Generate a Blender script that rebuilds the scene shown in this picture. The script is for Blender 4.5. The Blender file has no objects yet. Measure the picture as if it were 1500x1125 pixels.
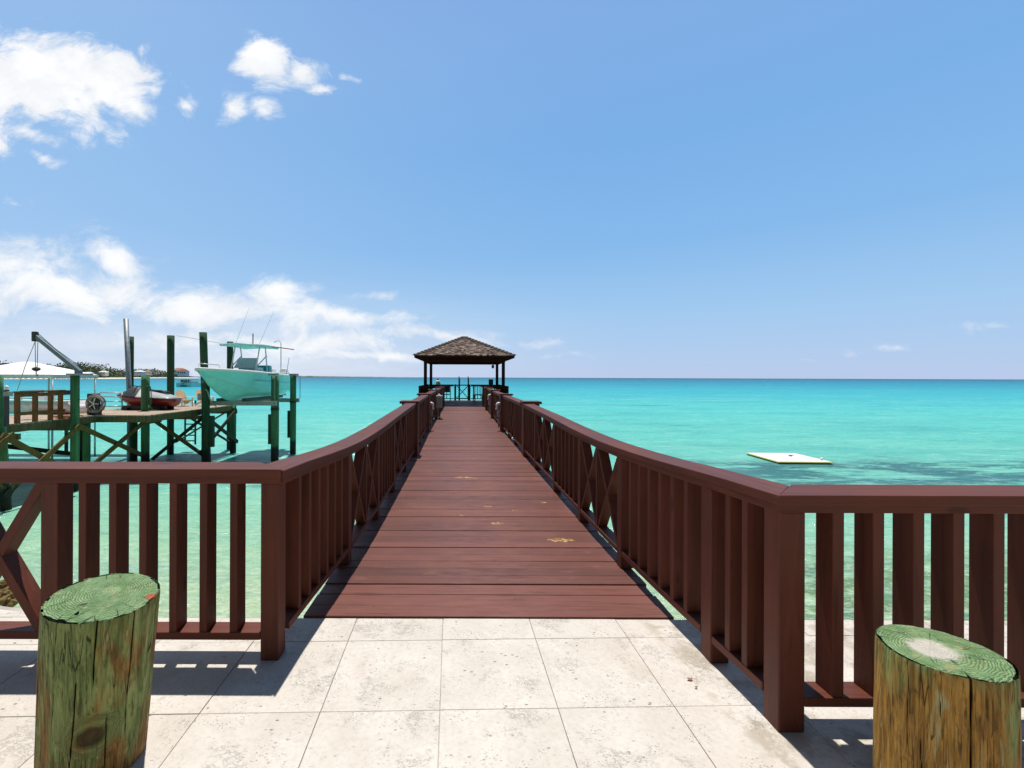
import bpy, math, random
from mathutils import Vector, Matrix, noise as mn
R = math.radians
C = bpy.context.scene.collection
EYE, F, VPX = 1.55, 650.0, 677.0
WATER = -3.3
def hy(px): return 552.8 + .0035*(px-VPX)
def WX(px, D): return (px-VPX)*D/F
def WZ(px, py, D): return EYE-(py-hy(px))*D/F
def lerp(a, b, t): return a+(b-a)*t
def sstep(a, b, x):
    t = min(1, max(0, (x-a)/(b-a))); return t*t*(3-2*t)
def interp(tab, x):
    if x <= tab[0][0]: return tab[0][1]
    for (a, va), (b, vb) in zip(tab, tab[1:]):
        if x <= b: return lerp(va, vb, (x-a)/(b-a))
    return tab[-1][1]

# ------------------------------------------------------------------ mesh helper
class MB:
    def __init__(self): self.v = []; self.f = []; self.m = []; self.mi = 0
    def add(self, vs, fs):
        o = len(self.v); self.v += [tuple(p) for p in vs]
        for f in fs: self.f.append([i+o for i in f]); self.m.append(self.mi)
        return self
    def box(self, x0, x1, y0, y1, z0, z1):
        return self.add([(x0,y0,z0),(x1,y0,z0),(x1,y1,z0),(x0,y1,z0),(x0,y0,z1),(x1,y0,z1),(x1,y1,z1),(x0,y1,z1)],
                 [(0,3,2,1),(4,5,6,7),(0,1,5,4),(1,2,6,5),(2,3,7,6),(3,0,4,7)])
    def obox(self, c, s, M=None):
        hx, hy_, hz = s[0]/2, s[1]/2, s[2]/2
        vs = [Vector((x,y,z)) for z in (-hz,hz) for (x,y) in ((-hx,-hy_),(hx,-hy_),(hx,hy_),(-hx,hy_))]
        if M is not None: vs = [M @ v for v in vs]
        return self.add([v+Vector(c) for v in vs], [(0,3,2,1),(4,5,6,7),(0,1,5,4),(1,2,6,5),(2,3,7,6),(3,0,4,7)])
    def bar(self, a, b, w, d, side=(1,0,0)):
        # w measured in the plane normal to side, d along side
        a, b = Vector(a), Vector(b); t = (b-a).normalized(); s = Vector(side); s = (s-t*s.dot(t)).normalized(); n = t.cross(s)
        vs = []
        for p in (a, b):
            for (i, j) in ((-1,-1),(1,-1),(1,1),(-1,1)): vs.append(p+n*(i*w/2)+s*(j*d/2))
        return self.add(vs, [(0,3,2,1),(4,5,6,7),(0,1,5,4),(1,2,6,5),(2,3,7,6),(3,0,4,7)])
    def loft(self, secs, caps=True, closed=True):
        n = len(secs[0]); vs = [p for s in secs for p in s]; fs = []
        for i in range(len(secs)-1):
            for j in range(n if closed else n-1):
                k = (j+1) % n
                fs.append((i*n+j, i*n+k, (i+1)*n+k, (i+1)*n+j))
        if caps:
            fs.append(tuple(reversed(range(n)))); fs.append(tuple(range((len(secs)-1)*n, len(secs)*n)))
        return self.add(vs, fs)
    def tube(self, pts, r, n=8, r1=None, caps=True):
        pts = [Vector(p) for p in pts]; secs = []; up = Vector((0,0,1)); prev = None
        for i, p in enumerate(pts):
            t = (pts[min(i+1, len(pts)-1)]-pts[max(i-1, 0)]).normalized()
            if prev is None:
                s = t.cross(up)
                if s.length < .05: s = t.cross(Vector((1,0,0)))
            else: s = prev-t*prev.dot(t)
            s.normalize(); prev = s; q = t.cross(s)
            rr = r if r1 is None else lerp(r, r1, i/(len(pts)-1))
            secs.append([p+s*(rr*math.cos(a*2*math.pi/n))+q*(rr*math.sin(a*2*math.pi/n)) for a in range(n)])
        return self.loft(secs, caps)
    def lathe(self, prof, n=20, c=(0,0,0)):
        secs = [[(c[0]+r*math.cos(a*2*math.pi/n), c[1]+r*math.sin(a*2*math.pi/n), c[2]+z) for a in range(n)] for r, z in prof]
        return self.loft(secs)
    def prism(self, poly, z0, z1):
        return self.loft([[(x,y,z0) for x,y in poly], [(x,y,z1) for x,y in poly]])
    def build(self, name, mat, parent=None, smooth=False, bevel=0, off=(0,0,0), seg=2):
        me = bpy.data.meshes.new(name); o = Vector(off)
        me.from_pydata([tuple(Vector(p)-o) for p in self.v], [], self.f)
        mats = mat if isinstance(mat, (list, tuple)) else [mat]
        for m in mats: me.materials.append(m)
        me.polygons.foreach_set('material_index', self.m)
        if smooth: me.polygons.foreach_set('use_smooth', [True]*len(me.polygons))
        import bmesh
        bm = bmesh.new(); bm.from_mesh(me); bmesh.ops.recalc_face_normals(bm, faces=bm.faces); bm.to_mesh(me); bm.free()
        me.update()
        ob = bpy.data.objects.new(name, me); C.objects.link(ob)
        if parent: ob.parent = parent
        if bevel:
            b = ob.modifiers.new('bevel', 'BEVEL'); b.width = bevel; b.segments = seg; b.limit_method = 'ANGLE'; b.angle_limit = R(40)
        return ob

def tag(o, label=None, cat=None, group=None, kind=None):
    if label: o['label'] = label
    if cat: o['category'] = cat
    if group: o['group'] = group
    if kind: o['kind'] = kind
    return o
def thing(name, label, cat, loc=(0,0,0), rz=0, group=None):
    o = bpy.data.objects.new(name, None); C.objects.link(o); o.location = loc; o.rotation_euler = (0,0,rz); o.empty_display_size = .2
    return tag(o, label, cat, group)
def copy_tree(o, parent=None):
    c = o.copy(); C.objects.link(c); c.parent = parent
    for ch in list(o.children): copy_tree(ch, c)
    return c

# ------------------------------------------------------------------ materials
class NT:
    def __init__(self, name):
        self.mat = bpy.data.materials.new(name); self.mat.use_nodes = True
        self.n = self.mat.node_tree.nodes; self.l = self.mat.node_tree.links
        self.bsdf = self.n['Principled BSDF']
    def node(self, t, **k):
        nd = self.n.new(t)
        for a, b in k.items(): setattr(nd, a, b)
        return nd
    def set(self, sock, v):
        if isinstance(v, bpy.types.NodeSocket): self.l.new(v, sock)
        elif v is not None: sock.default_value = v
    def math(self, op, a, b=None, c=None, clamp=False):
        m = self.node('ShaderNodeMath', operation=op, use_clamp=clamp)
        self.set(m.inputs[0], a); self.set(m.inputs[1], b)
        if c is not None: self.set(m.inputs[2], c)
        return m.outputs[0]
    def mix(self, f, a, b, mode='MIX'):
        m = self.node('ShaderNodeMix', data_type='RGBA', blend_type=mode)
        self.set(m.inputs[0], f)
        for i, v in ((6, a), (7, b)):
            self.set(m.inputs[i], v if isinstance(v, bpy.types.NodeSocket) else (*v, 1) if len(v) == 3 else v)
        return m.outputs[2]
    def pos(self): return self.node('ShaderNodeNewGeometry').outputs['Position']
    def obj(self): return self.node('ShaderNodeTexCoord').outputs['Object']
    def island(self): return self.node('ShaderNodeNewGeometry').outputs['Random Per Island']
    def map(self, v, scale=(1,1,1), loc=(0,0,0), rot=(0,0,0)):
        m = self.node('ShaderNodeMapping'); self.l.new(v, m.inputs[0]); m.inputs[1].default_value = loc; m.inputs[2].default_value = rot; m.inputs[3].default_value = scale
        return m.outputs[0]
    def noise(self, v, scale=1, detail=4, rough=.55, dist=0, dim='3D'):
        m = self.node('ShaderNodeTexNoise'); self.l.new(v, m.inputs['Vector'])
        m.inputs['Scale'].default_value = scale; m.inputs['Detail'].default_value = detail; m.inputs['Roughness'].default_value = rough; m.inputs['Distortion'].default_value = dist
        return m.outputs[0]
    def voro(self, v, scale=1, feature='F1'):
        m = self.node('ShaderNodeTexVoronoi', feature=feature); self.l.new(v, m.inputs['Vector']); m.inputs['Scale'].default_value = scale
        return m.outputs['Distance']
    def ramp(self, f, stops, interp='LINEAR'):
        m = self.node('ShaderNodeValToRGB'); self.l.new(f, m.inputs[0]); cr = m.color_ramp; cr.interpolation = interp
        while len(cr.elements) < len(stops): cr.elements.new(.5)
        for e, (p, c) in zip(cr.elements, stops):
            e.position = p; e.color = (c, c, c, 1) if isinstance(c, (int, float)) else (*c, 1)
        return m.outputs[0]
    def range(self, v, a, b, c=0., d=1., smooth=True):
        m = self.node('ShaderNodeMapRange'); m.interpolation_type = 'SMOOTHSTEP' if smooth else 'LINEAR'
        self.l.new(v, m.inputs[0])
        for i, x in enumerate((a, b, c, d)): m.inputs[i+1].default_value = x
        return m.outputs[0]
    def sep(self, v):
        m = self.node('ShaderNodeSeparateXYZ'); self.l.new(v, m.inputs[0]); return m.outputs
    def comb(self, x, y, z):
        m = self.node('ShaderNodeCombineXYZ')
        for i, v in enumerate((x, y, z)): self.set(m.inputs[i], v)
        return m.outputs[0]
    def bump(self, h, strength=.3, dist=.01, prev=None):
        m = self.node('ShaderNodeBump'); self.l.new(h, m.inputs['Height']); m.inputs['Strength'].default_value = strength; m.inputs['Distance'].default_value = dist
        if prev is not None: self.l.new(prev, m.inputs['Normal'])
        return m.outputs[0]
    def done(self, color=None, rough=.5, normal=None, spec=None, metal=None):
        b = self.bsdf
        if color is not None: self.set(b.inputs['Base Color'], color if isinstance(color, bpy.types.NodeSocket) else (*color, 1))
        self.set(b.inputs['Roughness'], rough)
        if normal is not None: self.l.new(normal, b.inputs['Normal'])
        if spec is not None: b.inputs['Specular IOR Level'].default_value = spec
        if metal is not None: b.inputs['Metallic'].default_value = metal
        return self.mat

def painted(name, col, rough=.5, var=.12, scale=6, bump=.05):
    t = NT(name); p = t.pos(); n = t.noise(p, scale, 5, .6)
    c = t.mix(t.range(n, .3, .7), tuple(x*(1-var) for x in col), tuple(min(1, x*(1+var)) for x in col))
    return t.done(c, rough, t.bump(t.noise(p, scale*12, 3), bump, .004))

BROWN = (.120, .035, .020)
def brown_wood(name, axis, col=BROWN, spec=.22):
    t = NT(name); p = t.pos()
    sc = [38, 38, 38]; sc[axis] = 2.2
    g = t.noise(t.map(p, sc), 1, 5, .62, .6)
    big = t.noise(p, 1.7, 4, .6); fine = t.noise(p, 55, 4, .6)
    c = t.mix(t.range(big, .3, .72), tuple(x*.86 for x in col), tuple(x*1.16 for x in col))
    c = t.mix(t.math('MULTIPLY', t.range(g, .54, .70), .5), c, tuple(x*.5 for x in col))
    sc2 = [11, 11, 11]; sc2[axis] = .7
    g2 = t.noise(t.map(p, sc2), 1, 4, .6, .9)
    c = t.mix(t.math('MULTIPLY', t.range(g2, .50, .68), .45), c, tuple(x*1.5 for x in col))
    c = t.mix(t.math('MULTIPLY', t.range(g2, .48, .32), .45), c, tuple(x*.6 for x in col))
    sc3 = [5, 5, 5]; sc3[axis] = 1.6
    kd = t.voro(t.map(p, sc3, (.3, .7, .2)), 1)
    c = t.mix(t.math('MULTIPLY', t.range(kd, .06, .11, 1, 0), .6), c, tuple(x*.35 for x in col))
    # chips of old paint and pale scuffs
    chip = t.range(t.noise(t.map(p, [s*.35 for s in sc]), 1, 6, .75), .735, .76)
    c = t.mix(t.math('MULTIPLY', chip, .55), c, (.30, .17, .13))
    scuff = t.math('MULTIPLY', t.range(fine, .55, .8), t.range(t.noise(p, 3.1, 3), .52, .7))
    c = t.mix(t.math('MULTIPLY', scuff, .3), c, (.26, .14, .115))
    h = t.math('ADD', t.math('MULTIPLY', g, 1.0), t.math('MULTIPLY', fine, .25))
    return t.done(c, t.range(big, .2, .8, .45, .65), t.bump(h, .45, .0035), spec)
BX, BY, BZ = [brown_wood('brown_paint_'+n, i) for i, n in enumerate('xyz')]
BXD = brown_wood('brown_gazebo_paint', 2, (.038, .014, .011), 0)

def deck_mat():
    t = NT('deck_paint'); p = t.pos(); col = (.142, .046, .031); r = t.island()
    g = t.noise(t.map(t.comb(*[t.sep(p)[0], t.sep(p)[1], r]), (1.6, 42, 60)), 1, 6, .65, .8)
    big = t.noise(t.map(p, (.8, .8, 1)), 1.6, 5, .6)
    c = t.mix(t.range(r, 0, 1, 0, 1, False), tuple(x*.72 for x in col), tuple(x*1.2 for x in col))
    c = t.mix(t.math('MULTIPLY', t.range(g, .50, .66), .62), c, tuple(x*.42 for x in col))
    c = t.mix(t.math('MULTIPLY', t.range(big, .48, .75), .45), c, (.21, .085, .062))
    foot = t.math('MULTIPLY', t.range(t.noise(t.map(p, (3, 9, 1)), 1, 5, .7), .58, .72), .35)
    c = t.mix(foot, c, (.24, .11, .085))
    path = t.math('MULTIPLY', t.range(t.math('ABSOLUTE', t.math('SUBTRACT', t.sep(p)[0], .2)), .75, .1), t.range(t.noise(t.map(p, (4, 14, 1)), 1, 6, .7), .36, .62))
    c = t.mix(t.math('MULTIPLY', path, .38), c, (.24, .098, .072))
    # bare yellow wood where the paint has flaked off
    m = None
    x, y, z = t.sep(p)
    for (cx, cy, rx, ry) in ((.03,6.85,.17,.06), (.2,6.8,.06,.03), (.38,4.69,.075,.045), (.31,5.3,.06,.04), (.95,4.22,.15,.06), (.62,5.15,.04,.03), (.0,4.95,.03,.03), (1.0,5.5,.06,.03)):
        dx = t.math('DIVIDE', t.math('SUBTRACT', x, cx), rx); dy = t.math('DIVIDE', t.math('SUBTRACT', y, cy), ry)
        d = t.math('SUBTRACT', 1, t.math('ADD', t.math('MULTIPLY', dx, dx), t.math('MULTIPLY', dy, dy)), clamp=True)
        m = d if m is None else t.math('MAXIMUM', m, d)
    fl = t.math('MULTIPLY', t.range(m, .0, .5), t.range(t.noise(t.map(p, (20, 38, 1)), 1, 5, .7), .48, .56))
    c = t.mix(fl, c, (.55, .33, .10))
    nail = t.range(t.voro(t.map(p, (2.3, 5, 1)), 1), .02, .03, 1, 0)
    c = t.mix(t.math('MULTIPLY', nail, .7), c, (.03, .012, .01))
    return t.done(c, t.range(big, .3, .7, .5, .7), t.bump(t.math('ADD', g, t.math('MULTIPLY', fl, -.6)), .7, .005), .4)
DECK = deck_mat()

def stone_mat():
    t = NT('coral_stone'); p = t.pos(); r = t.island()
    q = t.node('ShaderNodeVectorMath', operation='ADD'); t.l.new(p, q.inputs[0]); t.l.new(t.comb(t.math('MULTIPLY', r, 37), t.math('MULTIPLY', r, 91), 0), q.inputs[1]); q = q.outputs[0]
    cl = t.noise(q, 3.2, 6, .62, .4); fine = t.noise(q, 40, 5, .7)
    c = t.mix(t.range(cl, .3, .72), (.575, .52, .45), (.68, .63, .56))
    c = t.mix(t.math('MULTIPLY', t.range(r, 0, 1, 0, 1, False), .22), c, (.60, .54, .47))
    c = t.mix(t.math('MULTIPLY', t.range(fine, .4, .72), .4), c, (.44, .39, .335))
    # travertine pits, clustered and drawn out a little
    pits = t.voro(t.map(q, (22, 40, 1), rot=(0,0,.5)), 1)
    region = t.range(t.noise(q, 4.3, 5, .65), .50, .60)
    pm = t.math('MULTIPLY', t.range(pits, .10, .24, 1, 0), region)
    pits2 = t.voro(t.map(q, (60, 90, 1)), 1)
    pm2 = t.math('MULTIPLY', t.range(pits2, .12, .26, 1, 0), t.range(t.noise(q, 7, 3), .48, .62))
    pm3 = t.math('MULTIPLY', t.range(t.noise(t.map(q, (55, 95, 1), rot=(0,0,.4)), 1, 4, .7), .60, .68), t.range(t.noise(q, 5.5, 4, .6), .46, .6))
    vn = t.noise(t.map(q, (20, 34, 1), rot=(0,0,.5)), 1, 5, .7, 1.6)
    worm = t.math('MULTIPLY', t.range(t.math('ABSOLUTE', t.math('SUBTRACT', vn, .5)), .012, .03, 1, 0), t.range(t.noise(q, 3.1, 5, .7), .53, .62))
    pm = t.math('MAXIMUM', pm, t.math('MULTIPLY', worm, .52))
    pit = t.math('MAXIMUM', t.math('MAXIMUM', pm, t.math('MULTIPLY', pm2, .9)), t.math('MULTIPLY', pm3, .7))
    c = t.mix(t.math('MULTIPLY', pit, .85), c, (.17, .14, .11))
    st = t.range(t.noise(p, 1.3, 5, .65, .8), .60, .74)
    c = t.mix(t.math('MULTIPLY', st, .28), c, (.44, .35, .26))
    # damp green and rusty stain along the foot of the railing
    x, y, z = t.sep(p)
    e = t.math('MULTIPLY', t.range(t.math('SUBTRACT', x, t.math('MULTIPLY', y, -.09)), 1.36, 1.46), t.range(t.noise(p, 5, 5, .7), .47, .60))
    c = t.mix(t.math('MULTIPLY', e, .55), c, (.30, .24, .16))
    h = t.math('ADD', t.math('MULTIPLY', pit, -1), t.math('MULTIPLY', fine, .22))
    return t.done(c, .68, t.bump(h, .5, .004), .3)
STONE = stone_mat()
GROUT = painted('grout', (.40, .36, .31), .9)
CONCRETE = painted('seawall_concrete', (.42, .38, .33), .85, .2, 2, .2)

def sea_mat():
    t = NT('sea_water'); p = t.pos(); x, y, z = t.sep(p)
    sx = t.math('MULTIPLY', x, .25)
    d = t.math('SQRT', t.math('ADD', t.math('MULTIPLY', y, y), t.math('MULTIPLY', sx, sx)))
    wob = t.noise(t.map(p, (.012, .05, 1)), 1, 4, .6)
    lg = t.math('LOGARITHM', t.math('MAXIMUM', d, 3), 10)
    far_w = t.math('MULTIPLY', t.math('SUBTRACT', wob, .5), .35)
    lg = t.math('ADD', lg, far_w)
    f = t.math('DIVIDE', lg, 4)
    L = lambda D: math.log10(D)/4
    c = t.ramp(f, [(L(8.5), (.40, .50, .30)), (L(10.5), (.35, .52, .31)), (L(14), (.25, .52, .34)), (L(19), (.19, .52, .40)), (L(28), (.15, .50, .40)), (L(38), (.12, .50, .42)),
                   (L(70), (.085, .49, .47)), (L(150), (.035, .385, .46)), (L(300), (.016, .27, .39)), (L(620), (.012, .19, .31)), (L(1500), (.010, .13, .25)), (L(6000), (.008, .08, .18))])
    # sandy and darker bottom patches
    pn = t.noise(t.map(p, (.10, .22, 1)), 1, 5, .62, .5)
    c = t.mix(t.math('MULTIPLY', t.range(pn, .5, .75), .22), c, (.30, .60, .47))
    c = t.mix(t.math('MULTIPLY', t.range(pn, .5, .25), .28), c, (.02, .27, .29))
    # weed beds: a broken belt some twenty five metres out and scattered beds beyond
    yw = t.math('ADD', y, t.math('MULTIPLY', t.math('SUBTRACT', t.noise(t.map(p, (.12, .2, 1)), 1, 5, .7), .5), 9))
    belt = t.math('MULTIPLY', t.range(yw, 18.5, 21), t.range(yw, 25, 28, 1, 0))
    weed = t.range(t.noise(t.map(p, (.16, .5, 1), (3.1, .7, 0)), 1, 7, .74, .6), .41, .53)
    side = t.range(t.math('ABSOLUTE', t.math('ADD', x, -3)), 5, 13)
    w = t.math('MULTIPLY', t.math('MULTIPLY', belt, weed), side)
    w2 = t.math('MULTIPLY', t.range(t.noise(t.map(p, (.05, .22, 1), (9.3, 2.2, 0)), 1, 5, .65), .63, .72), t.range(y, 28, 40))
    w4 = t.math('MULTIPLY', t.math('MULTIPLY', t.range(x, 3.5, 7), t.range(d, 14, 11, 0, 1)), t.range(t.noise(t.map(p, (.9, 1.6, 1)), 1, 6, .72), .38, .52))
    c = t.mix(t.math('MULTIPLY', w4, .85), c, (.10, .19, .07))
    c = t.mix(t.math('MULTIPLY', t.math('MAXIMUM', w, t.math('MULTIPLY', w2, .75)), .88), c, (.03, .125, .145))
    # sand mottling close in; its pale and dark flecks paint in caustic light
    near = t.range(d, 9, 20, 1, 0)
    sand_caustic = t.noise(t.map(p, (4, 7, 1)), 1, 6, .75, .8)
    c = t.mix(t.math('MULTIPLY', near, t.math('MULTIPLY', t.range(sand_caustic, .5, .62), .55)), c, (.60, .68, .46))
    c = t.mix(t.math('MULTIPLY', near, t.math('MULTIPLY', t.range(sand_caustic, .48, .36), .5)), c, (.20, .33, .18))
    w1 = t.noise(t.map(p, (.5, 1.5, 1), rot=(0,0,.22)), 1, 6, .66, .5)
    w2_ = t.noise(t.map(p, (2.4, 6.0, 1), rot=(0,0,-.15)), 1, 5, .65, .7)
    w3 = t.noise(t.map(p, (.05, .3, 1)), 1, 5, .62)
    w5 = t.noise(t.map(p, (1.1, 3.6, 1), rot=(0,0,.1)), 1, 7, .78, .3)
    c = t.mix(t.math('MULTIPLY', t.range(w5, .56, .66), .35), c, (.62, .86, .78))  # wave shading painted into the colour from here: paler crests, darker troughs
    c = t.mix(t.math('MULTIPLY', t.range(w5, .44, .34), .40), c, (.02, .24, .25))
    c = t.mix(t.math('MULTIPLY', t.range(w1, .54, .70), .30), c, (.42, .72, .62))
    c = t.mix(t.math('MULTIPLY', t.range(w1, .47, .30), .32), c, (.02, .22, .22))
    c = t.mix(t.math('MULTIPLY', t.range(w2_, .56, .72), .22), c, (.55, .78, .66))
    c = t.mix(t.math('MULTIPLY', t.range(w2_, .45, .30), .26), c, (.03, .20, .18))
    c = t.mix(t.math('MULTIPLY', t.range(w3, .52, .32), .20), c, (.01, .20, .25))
    b = t.bump(w1, .7, .28)
    b = t.bump(w2_, .6, .07, b)
    b = t.bump(w3, .4, .6, b)
    df = t.node('ShaderNodeBsdfDiffuse'); t.l.new(c, df.inputs[0]); t.l.new(b, df.inputs['Normal'])
    gl = t.node('ShaderNodeBsdfGlossy'); gl.inputs['Roughness'].default_value = .12; t.l.new(b, gl.inputs['Normal'])
    fr = t.node('ShaderNodeFresnel'); fr.inputs[0].default_value = 1.33; t.l.new(b, fr.inputs[1])
    mx = t.node('ShaderNodeMixShader'); t.l.new(t.math('MINIMUM', t.math('MULTIPLY', fr.outputs[0], .6), .13), mx.inputs[0]); t.l.new(df.outputs[0], mx.inputs[1]); t.l.new(gl.outputs[0], mx.inputs[2])
    t.n.remove(t.bsdf); t.l.new(mx.outputs[0], t.n['Material Output'].inputs[0])
    return t.mat
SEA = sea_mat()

def piling_mat(name, g1, g2, wet=True):
    t = NT(name); p = t.pos(); x, y, z = t.sep(p)
    s = t.noise(t.map(p, (9, 9, .5)), 1, 5, .65, .4); s2 = t.noise(t.map(p, (30, 30, 1.2)), 1, 4, .6)
    c = t.mix(t.range(s, .3, .7), g1, g2)
    c = t.mix(t.math('MULTIPLY', t.range(s2, .52, .7), .6), c, (.012, .018, .01))
    c = t.mix(t.math('MULTIPLY', t.range(t.noise(p, .9, 4), .58, .7), .5), c, (.11, .07, .03))
    if wet:
        m = t.range(t.math('ADD', z, t.math('MULTIPLY', s, .5)), -2.05, -2.3)
        c = t.mix(m, c, (.022, .026, .018))
    return t.done(c, .75, t.bump(s2, .6, .02), .25)
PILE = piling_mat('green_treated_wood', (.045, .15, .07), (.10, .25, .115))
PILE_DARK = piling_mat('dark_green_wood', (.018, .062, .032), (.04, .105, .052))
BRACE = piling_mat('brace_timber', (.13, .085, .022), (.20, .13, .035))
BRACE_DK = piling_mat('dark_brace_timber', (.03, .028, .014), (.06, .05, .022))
DOCKTOP = piling_mat('dock_boards', (.42, .31, .22), (.56, .45, .35), False)
FASCIA = piling_mat('dock_fascia', (.10, .11, .05), (.20, .15, .075), False)
BENCHW = piling_mat('rust_brown_timber', (.17, .065, .022), (.27, .115, .04), False)

def metal(name, col, rough=.4):
    t = NT(name); p = t.pos(); n = t.noise(p, 9, 5, .65)
    return t.done(t.mix(t.range(n, .35, .7), tuple(x*.8 for x in col), col), t.range(n, .3, .7, rough-.08, rough+.12), None, .5, .6)
STEEL = metal('galvanised_steel', (.33, .36, .38), .45)
ALU = metal('aluminium', (.6, .63, .63), .4)
CHROME = metal('stainless', (.7, .72, .74), .25)
CRANE = painted('grey_crane_paint', (.14, .20, .23), .45)
WHITE = painted('white_gelcoat', (.8, .8, .78), .3, .04, 3)
CREAM = painted('cream_paint', (.78, .54, .30), .5, .08)
PVC = painted('white_pvc', (.75, .75, .74), .35, .06)
GREYBOX = painted('grey_box_paint', (.36, .36, .38), .5)
BLACK = painted('black_rubber', (.016, .016, .018), .5)
DARKGREY = painted('charcoal_cover', (.045, .045, .05), .6)
RED = painted('red_gelcoat', (.17, .013, .017), .3)
HULL = painted('aqua_gelcoat', (.30, .76, .76), .25, .05, 2)
HULLBOT = painted('aqua_bottom', (.30, .76, .72), .45, .08, 3)
AQUA = painted('pale_aqua', (.25, .66, .62), .4, .05)
TENT = painted('white_canvas', (.84, .84, .82), .7, .03)
GLASS = painted('tinted_glass', (.03, .06, .075), .08, .1)
TEAL = painted('teal_upholstery', (.06, .38, .42), .5)
TEAK = painted('weathered_teak', (.28, .15, .075), .6, .2)
SAND = painted('beach_sand', (.72, .64, .5), .9)
YELLOW = painted('yellow_band', (.58, .53, .14), .5)
RAFTTOP = painted('raft_top', (.74, .70, .69), .6, .06, 3)
OLIVE = painted('olive_base', (.12, .13, .035), .6)
ROPE = painted('rope', (.45, .42, .36), .9)
HOSE = painted('green_hose', (.02, .14, .07), .4)
HOSEGREY = painted('grey_hose', (.30, .28, .26), .6)
REDROOF = painted('red_roof', (.26, .08, .06), .8)
TANROOF = painted('tan_roof', (.36, .2, .13), .8)
HWALL = painted('house_wall', (.75, .72, .66), .8)
LAND = painted('scrub_land', (.07, .10, .04), .95, .3, .05)
FARLAND = painted('far_land', (.14, .2, .2), .95, .2, .01)

def shake_mat():
    t = NT('cedar_shakes'); p = t.pos(); r = t.island()
    c = t.ramp(r, [(0, (.06, .042, .034)), (.35, (.15, .105, .084)), (.7, (.27, .20, .165)), (1, (.45, .36, .31))])
    n = t.noise(t.map(p, (14, 14, 14)), 1, 4, .6)
    c = t.mix(t.range(n, .4, .7), c, (.09, .058, .046))
    return t.done(c, .85, t.bump(n, .6, .03), .2)
SHAKE = shake_mat()
HIPCAP = painted('dark_shake_caps', (.05, .032, .026), .85, .3, 9, .3)

def leaf_mat():
    t = NT('scrub_leaves'); r = t.island()
    return t.done(t.ramp(r, [(0, (.04, .065, .03)), (.5, (.10, .14, .06)), (1, (.20, .22, .10))]), .8, None, .1)
LEAF = leaf_mat()

def stump_side(name, greenish):
    t = NT(name); p = t.obj(); x, y, z = t.sep(p)
    pz = t.comb(x, y, t.math('MULTIPLY', z, .11))
    if greenish:   # a knot low on the front; the grain bends into rings round it
        tx = t.math('ADD', t.math('MULTIPLY', x, .788), t.math('MULTIPLY', y, .616)); fr = t.range(t.math('SUBTRACT', t.math('MULTIPLY', x, .616), t.math('MULTIPLY', y, .788)), .05, .08)
        dz = t.math('MULTIPLY', t.math('ADD', z, -.22), 1.15)
        d = t.math('SQRT', t.math('ADD', t.math('MULTIPLY', tx, tx), t.math('MULTIPLY', dz, dz)))
        d = t.math('ADD', d, t.math('MULTIPLY', t.math('SUBTRACT', t.noise(p, 10, 5, .65), .5), .06))
        kf = t.math('MULTIPLY', t.range(d, .10, .05), fr)
        mv = t.node('ShaderNodeMix', data_type='VECTOR'); t.l.new(kf, mv.inputs[0]); t.l.new(pz, mv.inputs[4]); t.l.new(t.comb(t.math('MULTIPLY', d, .55), .3, t.math('MULTIPLY', z, .1)), mv.inputs[5]); pz = mv.outputs[1]
    s = t.noise(pz, 34, 6, .68, 1.2); s2 = t.noise(pz, 95, 5, .65, .4); blot = t.noise(t.comb(x, y, t.math('MULTIPLY', z, .35)), 7, 4, .6, .8)
    green = t.mix(t.range(s, .32, .68), (.10, .145, .036), (.31, .365, .125))
    brown = t.mix(t.range(s, .32, .68), ((.13, .06, .014) if greenish else (.20, .095, .016)), ((.36, .20, .05) if greenish else (.52, .28, .06)))
    m = t.range(t.math('ADD', blot, t.math('MULTIPLY', z, .35 if greenish else .45)), .66 if greenish else .86, .50 if greenish else .66)
    c = t.mix(m, green, brown)
    c = t.mix(t.math('MULTIPLY', t.range(s2, .53, .68), .75), c, (.045, .035, .012))
    c = t.mix(t.math('MULTIPLY', t.range(t.noise(pz, 22, 4, .6, 1.8), .59, .66), .8), c, (.42, .39, .19))
    c = t.mix(t.math('MULTIPLY', t.range(t.noise(p, 12, 5, .7), .60, .74), .6), c, (.04, .035, .018))
    ck = t.voro(t.comb(t.math('MULTIPLY', t.math('ARCTAN2', y, x), 9), t.math('MULTIPLY', z, 1.6), 0), 1, 'DISTANCE_TO_EDGE')
    ckm = t.math('MULTIPLY', t.range(t.math('ADD', ck, t.math('MULTIPLY', s2, .03)), .018, .034, 1, 0), t.range(t.noise(p, 6, 3), .45, .6))
    c = t.mix(t.math('MULTIPLY', ckm, .85), c, (.012, .010, .006))
    if greenish:
        c = t.mix(t.math('MULTIPLY', t.math('MULTIPLY', t.range(d, .03, .052, 1, 0), fr), .8), c, (.05, .022, .007))
    ca = t.node('ShaderNodeAttribute', attribute_name='crack').outputs['Fac']
    c = t.mix(t.range(t.math('ADD', ca, t.math('MULTIPLY', t.math('SUBTRACT', s2, .5), .5)), .25, .6), c, (.010, .008, .005))
    h = t.math('ADD', t.math('ADD', s, t.math('MULTIPLY', s2, .6)), t.math('MULTIPLY', ckm, -1.2))
    return t.done(c, .72, t.bump(h, .7, .008), .25)

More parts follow.
